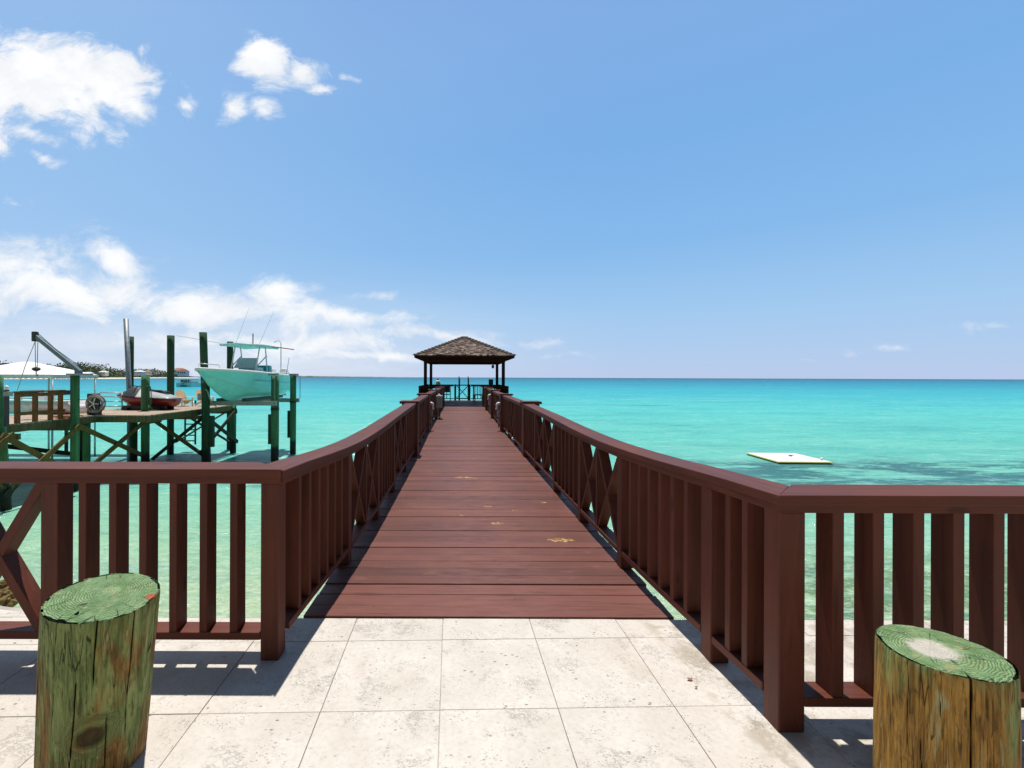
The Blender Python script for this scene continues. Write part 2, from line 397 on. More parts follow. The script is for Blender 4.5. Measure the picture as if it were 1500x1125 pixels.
def stump_top(name, pith, white):
    t = NT(name); p = t.obj(); x, y, z = t.sep(p)
    a = t.math('SUBTRACT', x, pith[0]); b = t.math('SUBTRACT', y, pith[1])
    d = t.math('SQRT', t.math('ADD', t.math('MULTIPLY', a, a), t.math('MULTIPLY', b, b)))
    wv = t.math('ADD', d, t.math('MULTIPLY', t.math('SUBTRACT', t.noise(p, 6, 5, .65), .5), .06))
    wv = t.math('ADD', wv, t.math('MULTIPLY', t.math('SUBTRACT', t.noise(p, 45, 4), .5), .014))
    ring = t.math('SINE', t.math('MULTIPLY', wv, 2*math.pi/.0088))
    n = t.noise(p, 16, 5, .65)
    c = t.mix(t.range(n, .3, .7), (.12, .225, .085), (.27, .40, .20))
    rm = t.math('MULTIPLY', t.range(ring, .1, .9), t.range(t.noise(p, 9, 3), .30, .5))
    c = t.mix(t.math('MULTIPLY', rm, .78), c, (.05, .085, .03))
    c = t.mix(t.math('MULTIPLY', t.range(t.noise(p, 22, 5, .7), .56, .68), .6), c, (.38, .34, .17))
    ang = t.math('ARCTAN2', b, a)
    ray = t.voro(t.comb(t.math('MULTIPLY', ang, 3.0), t.math('MULTIPLY', d, 5), 0), 1, 'DISTANCE_TO_EDGE')
    rc = t.math('MULTIPLY', t.range(ray, .012, .03, 1, 0), t.range(t.noise(p, 10, 3), .5, .6))
    c = t.mix(t.math('MULTIPLY', rc, .8), c, (.02, .025, .01))
    if white:
        m = t.range(t.math('ADD', d, t.math('MULTIPLY', t.math('SUBTRACT', t.noise(p, 18, 5, .7), .5), .09)), .045, .085, 1, 0)
        c = t.mix(t.math('MULTIPLY', m, .85), c, (.62, .56, .5))
        m2 = t.math('MULTIPLY', t.range(t.math('ABSOLUTE', t.math('SUBTRACT', d, .10)), .03, 0), t.range(t.noise(p, 13, 4), .5, .62))
        c = t.mix(t.math('MULTIPLY', m2, .6), c, (.45, .30, .10))
    else:
        dd = t.math('SQRT', t.math('ADD', t.math('POWER', t.math('ABSOLUTE', t.math('ADD', x, -.225)), 2), t.math('POWER', t.math('ABSOLUTE', t.math('ADD', y, -.02)), 2)))
        m = t.math('MULTIPLY', t.range(t.math('ADD', dd, t.math('MULTIPLY', t.noise(p, 30, 4), .03)), .034, .042, 1, 0), .75)
        c = t.mix(m, c, (.45, .075, .04))
        m2 = t.range(t.noise(p, 19, 5, .75), .62, .68)
        c = t.mix(t.math('MULTIPLY', m2, .55), c, (.36, .13, .06))
    h = t.math('ADD', t.math('MULTIPLY', ring, -.5), t.math('MULTIPLY', rc, -1.5))
    return t.done(c, .75, t.bump(h, .6, .004), .25)

# ------------------------------------------------------------------ SETTING
def plank_poly(m, x0, x1, y0, y1, z, th, sl=0):
    m.add([(x0,y0,z-th),(x1,y0,z-th),(x1,y1,z-th),(x0,y1,z-th),(x0,y0,z),(x1,y0,z+sl),(x1,y1,z+sl*.6),(x0,y1,z)],
          [(0,3,2,1),(4,5,6,7),(0,1,5,4),(1,2,6,5),(2,3,7,6),(3,0,4,7)])

random.seed(4)
m = MB()                                                   # stone paving, one slab per tile
a = R(1.45); ca, sa = math.cos(a), math.sin(a)
tw, tl, g = .553, .553, .0016
base = (-.112, 2.62)
for i in range(-9, 10):
    for j in range(-7, 1):
        x0, x1 = i*tw+g, (i+1)*tw-g; y0, y1 = j*tl+g, (j+1)*tl-g
        if j == 0: y1 = .2
        dz = random.uniform(-.0012, .0012)
        P = [(base[0]+x*ca-y*sa, base[1]+x*sa+y*ca) for x, y in ((x0,y0),(x1,y0),(x1,y1),(x0,y1))]
        if j == 0: P[2] = (P[2][0], 2.85); P[3] = (P[3][0], 2.85)
        m.loft([[(x,y,-.03) for x,y in P], [(x,y,dz) for x,y in P]])
tag(m.build('patio', STONE, bevel=.0015, seg=1), kind='structure')
m = MB()
edge = [(-14, 6.2), (-9, 5.0), (-5.5, 3.75), (-4, 3.3), (-3.1, 3.0), (-2.3, 2.845), (-1, 2.845), (0, 2.845), (3, 2.845), (6, 2.845), (16, 2.845), (16, -12), (-14, -12)]
m.prism(edge, WATER-1.5, -.008)
tag(m.build('seawall', CONCRETE), kind='structure')
m = MB()                                                   # side terrace beyond the paving
m.prism([(-14, 6.15), (-9, 4.95), (-5.5, 3.70), (-4, 3.25), (-3.1, 2.95), (-2.5, 2.855), (-2.4, 2.853), (-14, 2.853)], -.03, .0)
tag(m.build('terrace', STONE), kind='structure')

m = MB()
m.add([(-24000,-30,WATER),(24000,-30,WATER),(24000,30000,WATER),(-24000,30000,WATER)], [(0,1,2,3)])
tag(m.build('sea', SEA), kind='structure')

# the far shore, on the left
random.seed(11)
m = MB(); sand = MB()
shore = [(-760, 520), (-660, 640), (-640, 800), (-800, 1100), (-830, 1420), (-1100, 1600), (-2200, 2600)]
def shore_x(y): return interp([(b, a_) for a_, b in shore], y)
SH = []
for k in range(60):
    y = 500+k*34
    SH.append((shore_x(y)+12*mn.noise(Vector((k*.3, 0, 0))), y))
secs = []; ssecs = []
for x, y in SH:
    secs.append([(x-22, y, WATER+1.5), (x-60, y, WATER+5+2*mn.noise(Vector((y*.01, 3, 0)))), (x-160, y, WATER+8), (x-700, y, WATER+6)])
    ssecs.append([(x+6, y, WATER-.3), (x-4, y, WATER+.5), (x-24, y, WATER+1.9)])
m.loft(secs, False, False); tag(m.build('headland', LAND, smooth=True), kind='structure')
sand.loft(ssecs, False, False); tag(sand.build('beach', SAND, smooth=True), kind='structure')
m = MB()
for k in range(20000):
    y = 500+1100*random.random()**1.2; x = shore_x(y)-24-110*random.random()**1.3
    dd = shore_x(y)-x
    hgt = (9+16*max(0, .45+mn.noise(Vector((x*.016, y*.010, 0)))+.5*mn.noise(Vector((x*.06, y*.04, 4)))))*sstep(15, 75, dd)+2.5
    hgt *= sstep(1500, 1250, y)*.85+.15
    z = WATER+2+hgt*random.random()**.55+3*sstep(20, 90, dd)
    s = random.uniform(.8, 2.1)
    n = Vector((random.gauss(0,1), random.gauss(0,1), random.gauss(.6,.8))).normalized(); u = n.orthogonal().normalized(); w = n.cross(u)
    c = Vector((x, y, z))
    m.add([c+u*s, c+w*s*.7, c-u*s, c-w*s*.7], [(0,1,2,3)])
tag(m.build('shoreline_woods', LEAF), 'dark green scrub and trees along the far sandy shore', 'woods', None, 'stuff')
m = MB(); random.seed(5)
secs = []
for k in range(40):
    x = -1600+k*32; t_ = k/39
    y = 4200
    hgt = 14*(1-t_)**.6*(.75+.5*mn.noise(Vector((k*.55, 1, 0)))) + 3*(1-t_)
    secs.append([(x, y, WATER-.5), (x, y+15, WATER+max(.5, hgt)), (x, y+120, WATER+max(.5, hgt*.9)), (x, y+160, WATER-.5)])
m.loft(secs); tag(m.build('distant_coast', FARLAND), kind='structure')

# ------------------------------------------------------------------ PIER
random.seed(21)
pier = thing('pier', 'long brown painted plank pier running out to the gazebo', 'pier', (.175, 2.86, 0))
m = MB(); y = 2.862
DL, DR = -1.02, 1.37
while y < 24.0:
    w = random.choice((.138, .14, .142, .16, .15, .125)); gap = random.choice((.003, .004, .005, .006, .009, .013))
    y1 = min(y+w, 24.0)
    z = .008+random.uniform(-.003, .004)
    shrink = lerp(0, 1, sstep(8, 12, y))
    plank_poly(m, DL-.02*shrink+random.uniform(-.012, .008), DR-.12*shrink+random.uniform(-.008, .014), y, y1-gap, z, .04, random.uniform(-.004, .004)); y = y1
m.build('deck', DECK, pier, bevel=.003, off=pier.location, seg=1)
m = MB(); y = 24.003
while y < 29.85:
    y1 = y+.145; plank_poly(m, -2.38, 2.55, y, y1-.005, .008+random.uniform(-.002, .002), .04); y = y1
m.build('gazebo_floor', DECK, pier, off=pier.location)
for x in (-.85, .17, 1.15):
    MB().box(x-.04, x+.04, 2.9, 29.7, -.30, -.045).build('stringer', BY, pier, off=pier.location)
for y in (8.8, 12.8, 16.9, 21.0, 25, 29):
    w_ = 2.1 if y > 24 else .95
    MB().box(.1-w_-.25, .1+w_+.25, y-.09, y+.09, -.5, -.30).build('cross_beam', BX, pier, off=pier.location)
    for s in (-1, 1):
        MB().lathe([(.16, WATER-1.2), (.15, -.5)], 14, (.1+s*w_, y, 0)).build('piling', PILE_DARK, pier, smooth=False, off=pier.location)

# ------------------------------------------------------------------ RAILINGS
LX = [(2.4, -.985), (2.7, -.975), (3.3, -.94), (3.9, -.915), (4.8, -.905), (8.4, -.915), (12.8, -.985), (24, -1.0)]
RX = [(1.9, 1.395), (2.3, 1.365), (2.9, 1.322), (3.6, 1.285), (4.8, 1.26), (8.5, 1.215), (12.8, 1.165), (24, 1.17)]
ZT = [(1.9, 1.055), (2.4, 1.052), (2.8, 1.03), (3.3, 1.0), (4.0, .982), (5.0, .99), (6.5, 1.02), (8.4, 1.05), (30, 1.05)]
ZTR = [(1.9, 1.052), (2.5, 1.028), (3.1, .998), (4.0, .975), (5.0, .982), (6.5, 1.015), (8.4, 1.04), (30, 1.05)]
def smoothtab(tab):
    def f(d): return sum(interp(tab, d+k*.12) for k in (-2, -1, 0, 1, 2))/5
    return f
LXf, RXf, ZLf, ZRf = smoothtab(LX), smoothtab(RX), smoothtab(ZT), smoothtab(ZTR)
PW, CAPW, CAPT, APT = .10, .20, .043, .042
BR0, BR1 = .112, .154
def pier_railing(s, xf, zf, corner, posts, label, first_bays):
    """s = -1 left / +1 right; xf gives the inner face of the posts"""
    y0c = corner
    root = thing('railing', label, 'railing', (xf(5), 2.9, 0)); off = root.location
    def strip(name, ya, yb, i0, i1, zf0, zf1, mat, mitre=None, bev=.004):
        # i0, i1: offsets outward from the inner post face
        n = max(2, int((yb-ya)/.35)); secs = []
        for k in range(n+1):
            y = lerp(ya, yb, k/n)
            pts = []
            for (i, zz) in ((i0, 1), (i1, 1), (i1, 0), (i0, 0)):
                yy = y
                if k == 0 and mitre: yy = y+mitre*(i-i0)
                x = xf(yy)+s*i
                pts.append((x, yy, zf(yy)-(zf1 if zz == 0 else zf0)) if not callable(zf0) else (x, yy, (zf0 if zz else zf1)(yy)))
            secs.append(pts)
        return MB().loft(secs).build(name, mat, root, bevel=bev, off=off)
    def baluster(y, w=.042):
        x = xf(y); zt = zf(y)-CAPT-APT
        MB().box(min(x+s*.003, x+s*.098), max(x+s*.003, x+s*.098), y-w/2, y+w/2, BR1, zt).build('baluster', BZ, root, bevel=.003, off=off)
    def xx(ya, yb):
        mid = (ya+yb)/2
        baluster(mid)
        for (p, q) in ((ya, mid-.021), (mid+.021, yb)):
            for k, (b, t_) in enumerate(((p, q), (q, p))):
                xb, xt = xf(b)+s*.05, xf(t_)+s*.05
                MB().bar((xb, b, BR1), (xt, t_, zf(t_)-CAPT-APT), .042, .088 if k == 0 else .082).build('cross_brace', BZ, root, bevel=.003, off=off)
    def post(y, w=PW, z0=.012):
        x = xf(y); MB().box(min(x, x+s*PW), max(x, x+s*PW), y-w/2, y+w/2, z0, zf(y)-CAPT-APT).build('post', BZ, root, bevel=.005, off=off)
    BIG = [8.8, 12.8, 16.9, 21.0, 23.9]
    def run(ya, yb, mitre=None):
        strip('cap_rail', ya, yb, -.03, CAPW-.03, 0, CAPT, BY, mitre)
        strip('apron_rail', ya+(.06 if mitre else 0), yb, -.008, PW+.008, CAPT, CAPT+APT, BY)
    z0 = lambda y: BR0; z1 = lambda y: BR1
    run(y0c, BIG[0]-.16, 1.0)
    yend = [p for p in posts]+[BIG[0]-.15]
    for a_, b in zip(yend, yend[1:]):
        n = 1
        strip('bottom_rail', a_+PW/2, b-(PW/2 if b != yend[-1] else 0), 0.0, .10, z1, z0, BY, None, .004)
    for i, (a_, b) in enumerate(zip(yend, yend[1:])):
        if i > 0: post(a_, PW, .0 if a_ < 2.85 else .012)
        A, B = a_+PW/2, b-(PW/2 if i < len(yend)-2 else 0)
        kind = first_bays[i]
        if kind == 'X': xx(A, B)
        else:
            for k in range(1, kind+1): baluster(lerp(A, B, k/(kind+1)))
    for j, yb_ in enumerate(BIG):
        inner = (-.865 if j == 0 else -.94) if s < 0 else (1.2 if j == 0 else 1.10)
        x0, x1 = sorted((inner, inner+s*.31))
        pl = MB().box(x0, x1, yb_-.15, yb_+.15, .012, 1.035).build('pillar', BZ, root, bevel=.006, off=off)
        xa, xb = sorted((inner-s*.025, inner+s*.35))
        MB().box(xa, xb, yb_-.19, yb_+.19, 1.035, 1.085).build('pillar_cap', BX, pl, bevel=.006, off=off)
        if j == len(BIG)-1: break
        ya, ye = yb_+.15, BIG[j+1]-.15
        run(ya+.04, ye-.04)
        strip('bottom_rail', ya, ye, 0, .1, z1, z0, BY)
        L = (ye-ya)/3
        if ye-ya > 3.2:
            for k in (1, 2): post(ya+k*L)
            for k in range(1, 6): baluster(lerp(ya, ya+L-.05, k/6)); baluster(lerp(ya+2*L+.05, ye, k/6))
            xx(ya+L+.05, ya+2*L-.05)
        else:
            for k in range(1, 12): baluster(lerp(ya, ye, k/12))
    return root
pier_railing(-1, LXf, ZLf, 2.37, [2.48, 3.68, 4.85, 6.0, 7.3], 'brown timber railing along the left side of the pier, dock side', [6, 'X', 5, 'X', 5])
pier_railing(1, RXf, ZRf, 1.90, [1.99, 2.46, 3.63, 4.78, 6.03, 7.5], 'brown timber railing along the right side of the pier, raft side', [2, 6, 'X', 5, 'X', 4])

def wing(s, xi, yc, xe, pw, label, bays, zt, yb, bw=.042):
    """railing along X from the corner post; xi inner face of corner post, yc front face of posts"""
    root = thing('railing', label, 'railing', (xi, yc, 0)); off = root.location
    yf, ybk = yc-.04, yc-.04+CAPW            # cap edges
    ci = xi-s*.03
    secs = [[(ci, yf, zt), (ci+s*(CAPW), ybk, zt), (ci+s*CAPW, ybk, zt-CAPT), (ci, yf, zt-CAPT)],
            [(xe, yf, zt), (xe, ybk, zt), (xe, ybk, zt-CAPT), (xe, yf, zt-CAPT)]]
    MB().loft(secs).build('cap_rail', BX, root, bevel=.004, off=off)
    x0, x1 = sorted((xi-s*.012, xe))
    MB().box(x0, x1, yc-.012, yc+.105, zt-CAPT-APT, zt-CAPT).build('apron_rail', BX, root, bevel=.003, off=off)
    MB().box(min(xi, xi+s*pw), max(xi, xi+s*pw), yc, yc+.10, 0, zt-CAPT-APT).build('post', BZ, root, bevel=.006, off=off)
    x0, x1 = sorted((xi+s*pw, xe))
    MB().box(x0, x1, yc+.0, yc+.108, BR0, BR1).build('bottom_rail', BX, root, bevel=.004, off=off)
    def bal(xa):
        x0, x1 = sorted((xa, xa+s*bw))
        MB().box(x0, x1, yc+.004, yc+.1, BR1, zt-CAPT-APT).build('baluster', BZ, root, bevel=.003, off=off)
    def xx(xa, xb):
        mid = (xa+xb)/2; bal(mid-s*bw/2)
        for (p, q) in ((xa, mid-s*bw/2), (mid+s*bw/2, xb)):
            for k, (b, t_) in enumerate(((p, q), (q, p))):
                MB().bar((b, yc+.05, BR1), (t_, yc+.05, zt-CAPT-APT), .052, .09 if k == 0 else .085, (0,1,0)).build('cross_brace', BZ, root, bevel=.003, off=off)
    for b in bays:
        if b[0] == 'b': bal(b[1])
        elif b[0] == 'p':
            x0, x1 = sorted((b[1], b[1]+s*.094)); MB().box(x0, x1, yc+.002, yc+.102, 0, zt-CAPT-APT).build('post', BZ, root, bevel=.005, off=off)
        else: xx(b[1], b[2])
    return root
pitch = .1655
bl = [('b', -1.225-k*pitch) for k in range(6)]
wing(-1, -.997, 2.42, -6.5, .10, 'brown timber railing on the patio edge behind the stump with the red fleck',
     bl+[('p', -2.205), ('x', -2.30, -3.32), ('p', -3.32)]+[('b', -3.58-k*pitch) for k in range(6)]+[('p', -4.56), ('x', -4.655, -5.6), ('p', -5.6)], 1.053, 2.42)
br = [('b', 1.627+k*.176) for k in range(6)]
wing(1, 1.388, 1.94, 6.5, .116, 'brown timber railing on the patio edge behind the stump with the whitish centre',
     br+[('p', 2.70), ('x', 2.794, 3.8), ('p', 3.8)]+[('b', 4.05+k*.1725) for k in range(6)]+[('p', 5.1)], 1.050, 1.94, .05)

# ------------------------------------------------------------------ BOLLARDS (cut piling stumps)
def stump(loc, r0, r1, h, lean, tilt, label, sidem, topm, cracks, seed):
    root = thing('mooring_stump', label, 'bollard', loc, 0, 'cut timber stumps on the patio')
    NS, NZ = 420, 44
    def rad(a, z):
        v = Vector((math.cos(a)*1.4, math.sin(a)*1.4, z*1.2+seed*7))
        r = lerp(r0, r1, z/h)*(1+.035*mn.noise(v)+.008*mn.noise(v*6))
        fl = Vector((math.cos(a)*24, math.sin(a)*24, z*1.5+seed))
        r += .0022*mn.noise(fl)
        for (ca_, wdt, dep, za, zb) in cracks:
            cc = ca_+.035*mn.noise(Vector((z*5, ca_*9, seed)))
            d = abs((a-cc+math.pi) % (2*math.pi)-math.pi)
            if d < wdt: r -= dep*(1-d/wdt)*sstep(za-.06, za, z)*(1-sstep(zb, zb+.04, z))
        if seed == 1:
            d = math.hypot((a-R(308))*.17, (z-.22))
            r += .012*math.exp(-(d/.06)**2)-.02*math.exp(-(d/.028)**2)
        return r
    def crk(a, z):
        best = 0
        for (ca_, wdt, dep, za, zb) in cracks:
            cc = ca_+.035*mn.noise(Vector((z*5, ca_*9, seed)))
            d = abs((a-cc+math.pi) % (2*math.pi)-math.pi)
            if d < wdt*1.25: best = max(best, (1-(d/(wdt*1.25))**2)*sstep(za-.06, za, z)*(1-sstep(zb, zb+.04, z)))
        return best
    def P(a, z, k=1.0):
        r = rad(a, min(z, h))*k; x, y = r*math.cos(a), r*math.sin(a)
        zz = z+(z/h)**3*(tilt[0]*x+tilt[1]*y)
        return (x+lean[0]*z/h, y+lean[1]*z/h, zz)
    secs = []
    for j in range(NZ+1):
        z = h*j/NZ; secs.append([P(i*2*math.pi/NS, z, 1 if j < NZ else .988) for i in range(NS)])
    so_ = MB().loft(secs, False).build('shaft', sidem, root, smooth=True)
    at = so_.data.attributes.new('crack', 'FLOAT', 'POINT')
    at.data.foreach_set('value', [crk(i*2*math.pi/NS, h*j/NZ) for j in range(NZ+1) for i in range(NS)])
    m = MB(); secs = []
    for k in range(26):
        f = .988*(1-k/25.5) if k else .988
        row = []
        for i in range(NS):
            x, y, z = P(i*2*math.pi/NS, h, f)
            z += .0025*mn.noise(Vector((x*30, y*30, seed)))*(k > 0)+.006*mn.noise(Vector((x*9, y*9, seed+3)))*(k > 0)
            row.append((x, y, z+(0.004 if k > 1 else 0)))
        secs.append(row)
    m.loft(secs, True).build('cut_top', topm, root, smooth=True)
    return root
stump((-1.482, 1.79, 0), .174, .187, .668, (.05, -.01), (-.12, .05), 'green topped cut timber stump with a red fleck and a dark knot', stump_side('stump_wood_green', True), stump_top('stump_top_green', (.03, .0), False),
      [(R(233), .012, .012, .1, .6), (R(262), .009, .012, .33, .68), (R(285), .014, .016, .0, .42), (R(303), .013, .022, .45, .70), (R(318), .01, .012, .0, .25), (R(246), .007, .01, .5, .7), (R(272), .006, .008, .5, .7), (R(338), .012, .014, .2, .7)], 1)
stump((1.732, 1.60, 0), .182, .176, .572, (.0, .0), (.02, -.03), 'tan timber stump with a whitish weathered centre and a long crack', stump_side('stump_wood_tan', False), stump_top('stump_top_pale', (-.035, .0), True),
      [(R(245), .020, .06, .0, .6), (R(222), .006, .008, .38, .6), (R(208), .008, .01, .0, .3), (R(262), .008, .012, .25, .5), (R(233), .006, .008, .0, .22), (R(196), .007, .01, .3, .6)], 2)

# small dry bits on the paving
random.seed(8)
for i, (px, py, s, lb) in enumerate(((1012, 996, .016, 'larger reddish dry leaf curled on the pale paving beside the right railing'), (1021, 1008, .009, 'small reddish leaf scrap on the paving below the larger leaf'))):
    D = EYE*F/(py-553.5); x = WX(px, D)
    m = MB(); n = 7
    for k in range(n):
        t0 = k/(n-1)
        m.v.append((x+(t0-.5)*2*s, D+math.sin(t0*math.pi)*s*.5, .006+.010*abs(t0-.5)))
        m.v.append((x+(t0-.5)*2*s, D-math.sin(t0*math.pi)*s*.5-.001, .004+.016*abs(t0-.5)))
    for k in range(n-1): m.f.append([2*k, 2*k+1, 2*k+3, 2*k+2]); m.m.append(0)
    o = m.build('dry_leaf', painted('dry_leaf_red', (.30, .16, .11), .8), off=(x, D, 0)); o.location = (x, D, 0)
    md = o.modifiers.new('solid', 'SOLIDIFY'); md.thickness = .0012
    tag(o, lb, 'leaf', 'dry leaves on the patio')

# ------------------------------------------------------------------ GAZEBO
GX, GY0, GY1 = .12, 24.5, 28.9
gz = thing('gazebo', 'open gazebo with a pyramid roof of grey brown wood shakes at the pier end', 'gazebo', (GX, 26.7, 0)); go = gz.location
HE = 2.72; ZE, ZA = 2.72, 3.98; GYC = 26.7
for x in (-2.03, 2.27):
    for y in (GY0, GY1):
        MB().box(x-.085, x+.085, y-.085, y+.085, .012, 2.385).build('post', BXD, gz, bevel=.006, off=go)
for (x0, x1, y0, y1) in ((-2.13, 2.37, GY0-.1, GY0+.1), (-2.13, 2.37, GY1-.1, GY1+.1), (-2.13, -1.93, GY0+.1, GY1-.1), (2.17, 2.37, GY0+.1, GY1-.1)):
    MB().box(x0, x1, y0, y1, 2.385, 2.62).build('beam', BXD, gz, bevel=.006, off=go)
m = MB()                                        # soffit: shallow pyramid closing the roof underneath
q = HE-.04
m.add([(GX-q, GYC-q, ZE-.05), (GX+q, GYC-q, ZE-.05), (GX+q, GYC+q, ZE-.05), (GX-q, GYC+q, ZE-.05), (GX-2.1, GYC-2.1, 2.615), (GX+2.1, GYC-2.1, 2.615), (GX+2.1, GYC+2.1, 2.615), (GX-2.1, GYC+2.1, 2.615),
       (GX, GYC, ZA-.12)], [(0,1,5,4), (1,2,6,5), (2,3,7,6), (3,0,4,7), (0,1,8), (1,2,8), (2,3,8), (3,0,8), (4,5,6,7)])
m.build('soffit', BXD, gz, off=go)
for k in range(4):
    rot = Matrix.Rotation(k*math.pi/2, 3, 'Z'); e_ = HE-.03*(k % 2)-.012
    MB().obox(Vector((GX, GYC, ZE-.055))+rot @ Vector((0, -HE+.02, 0)), (2*e_, .04, .11), rot).build('fascia', BXD, gz, off=go)
random.seed(31)
m = MB(); NR = 17
rise = ZA-ZE
for side in range(4):
    rot = Matrix.Rotation(side*math.pi/2, 3, 'Z')
    for k in range(NR):
        t0, t1 = k/NR, (k+1.5)/NR
        t1 = min(t1, 1)
        half0 = HE*(1-t0)
        n = max(1, int(half0*2/.17)); xs = [-half0]
        while xs[-1] < half0-.02: xs.append(min(half0, xs[-1]+random.uniform(.11, .24)))
        for xa, xb in zip(xs, xs[1:]):
            jit = random.uniform(-.012, .02); lift = random.uniform(.025, .06)
            ta = max(0, t0+jit-.0); h1 = HE*(1-t1)
            xa1, xb1 = max(-h1, min(h1, xa)), max(-h1, min(h1, xb))
            if t1 >= .999: xa1 = xb1 = 0
            ya, za = -HE*(1-ta)-.02, ZE+rise*ta
            yb, zb = -HE*(1-t1), ZE+rise*t1
            vs = [(xa+.004, ya, za+lift), (xb-.004, ya, za+lift), (xb1, yb, zb+.012), (xa1, yb, zb+.012), (xa+.004, ya, za-.01), (xb-.004, ya, za-.01), (xb1, yb, zb-.02), (xa1, yb, zb-.02)]
            vs = [rot @ Vector(v)+Vector((GX, GYC, 0)) for v in vs]
            m.add(vs, [(0,1,2,3), (4,7,6,5), (0,4,5,1), (1,5,6,2), (3,2,6,7), (0,3,7,4)])
roof = m.build('roof', SHAKE, gz, off=go)
for side in range(4):                           # hip caps
    m = MB(); rot = Matrix.Rotation(side*math.pi/2, 3, 'Z')
    for k in range(15):
        t0, t1 = k/15, (k+1.35)/15; t1 = min(1, t1)
        a_ = Vector((-HE*(1-t0)-.01, -HE*(1-t0)-.01, ZE+rise*t0+.10)); b = Vector((-HE*(1-t1), -HE*(1-t1), ZE+rise*t1+.05))
        d = Vector((1, -1, 0)).normalized()*.16
        vs = [a_, a_+d-Vector((0,0,.07)), a_-d-Vector((0,0,.07)), b, b+d-Vector((0,0,.07)), b-d-Vector((0,0,.07))]
        m.add([rot @ v+Vector((GX, GYC, 0)) for v in vs], [(0,1,2), (3,5,4), (0,3,4,1), (0,2,5,3), (1,4,5,2)])
    m.build('hip_cap', HIPCAP, roof, off=go)

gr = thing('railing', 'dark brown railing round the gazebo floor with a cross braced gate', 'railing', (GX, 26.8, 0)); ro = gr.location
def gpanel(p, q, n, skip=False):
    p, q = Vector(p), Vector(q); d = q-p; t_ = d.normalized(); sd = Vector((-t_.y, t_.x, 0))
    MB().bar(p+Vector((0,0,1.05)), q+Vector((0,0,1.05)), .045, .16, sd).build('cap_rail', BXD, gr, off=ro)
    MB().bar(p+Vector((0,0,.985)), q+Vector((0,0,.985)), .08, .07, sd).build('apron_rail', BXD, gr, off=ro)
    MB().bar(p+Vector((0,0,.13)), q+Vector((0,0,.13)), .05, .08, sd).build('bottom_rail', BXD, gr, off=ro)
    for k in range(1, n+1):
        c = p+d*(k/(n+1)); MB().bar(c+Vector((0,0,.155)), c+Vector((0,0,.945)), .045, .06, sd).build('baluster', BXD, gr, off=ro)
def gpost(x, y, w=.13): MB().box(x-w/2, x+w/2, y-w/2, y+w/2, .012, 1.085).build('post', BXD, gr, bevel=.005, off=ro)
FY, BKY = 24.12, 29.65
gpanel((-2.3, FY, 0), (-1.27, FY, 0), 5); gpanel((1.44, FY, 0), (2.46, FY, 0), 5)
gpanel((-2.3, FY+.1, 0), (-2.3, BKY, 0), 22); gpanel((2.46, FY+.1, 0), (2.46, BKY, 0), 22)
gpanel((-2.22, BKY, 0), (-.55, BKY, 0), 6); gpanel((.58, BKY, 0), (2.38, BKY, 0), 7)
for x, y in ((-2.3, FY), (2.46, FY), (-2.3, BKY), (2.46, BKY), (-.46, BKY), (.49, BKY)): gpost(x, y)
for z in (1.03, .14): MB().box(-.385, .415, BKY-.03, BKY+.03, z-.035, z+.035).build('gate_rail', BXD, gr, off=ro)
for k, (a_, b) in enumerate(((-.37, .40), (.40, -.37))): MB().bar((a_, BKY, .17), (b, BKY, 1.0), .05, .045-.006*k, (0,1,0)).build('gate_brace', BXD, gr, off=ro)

lad = thing('swim_ladder', 'pair of tall tubular swim ladder handrails beyond the gazebo gate', 'ladder', (.02, 30.1, 0)); lo = lad.location
for x in (-.22, .40):
    MB().tube([(x, 29.95, .0), (x, 29.95, 1.35), (x, 30.0, 1.52), (x, 30.15, 1.6), (x+.03, 30.3, 1.52), (x+.05, 30.35, 1.35), (x+.05, 30.35, WATER-1)], .032, 8).build('handrail', BLACK, lad, True, off=lo)
for z in (-.5, -1.0, -1.5, -2.0, -2.5, -3.0): MB().tube([(-.17, 30.35, z), (.45, 30.35, z)], .025, 8).build('rung', STEEL, lad, True, off=lo)

def armchair(loc, rz, label, mat, barrel):
    root = thing('deck_chair', label, 'chair', loc, rz, 'chairs under the gazebo')
    if barrel:
        for s in (-1, 1):
            for y in (-.27, .25): MB().box(s*.29-.03, s*.29+.03, y-.03, y+.03, 0, .40).build('leg', mat, root)
        MB().box(-.33, .33, -.32, .30, .40, .46).build('seat', mat, root, bevel=.01)
        bk = MB().tube([(.34*math.cos(a_), .02+.34*math.sin(a_), 1.0-.14*(1-math.sin(max(0, a_)))) for a_ in [R(-10+k*20) for k in range(11)]], .035, 8).build('back_rail', mat, root, True)
        for k in range(11):
            a_ = R(-10+k*20); MB().bar((.33*math.cos(a_), .02+.32*math.sin(a_), .46), (.34*math.cos(a_), .02+.34*math.sin(a_), .98-.14*(1-math.sin(max(0, a_)))), .05, .02).build('back_slat', mat, root)
    else:
        for s in (-1, 1):
            MB().box(s*.24-.02, s*.24+.02, -.24, -.20, 0, .62).build('leg', mat, root); MB().box(s*.24-.02, s*.24+.02, .20, .24, 0, .95).build('leg', mat, root)
            MB().box(s*.24-.03, s*.24+.03, -.26, .198, .62, .65).build('armrest', mat, root)
        MB().box(-.215, .215, -.23, .23, .42, .46).build('seat', DARKGREY, root)
        MB().box(-.215, .215, .205, .235, .58, 1.05).build('backrest', painted('dusty_red_canvas', (.10, .035, .03), .8), root, bevel=.01)
    return root
armchair((-1.0, 28.6, .012), R(180), 'narrow upright deck chair with dusty red back left of the gate', BXD, False)
armchair((1.05, 28.3, .012), R(10), 'barrel backed slatted teak chair under the right of the gazebo', TEAK, True)
bx = thing('speaker_box', 'small dark box standing on the back right gazebo rail', 'box', (1.92, BKY, 1.0725))
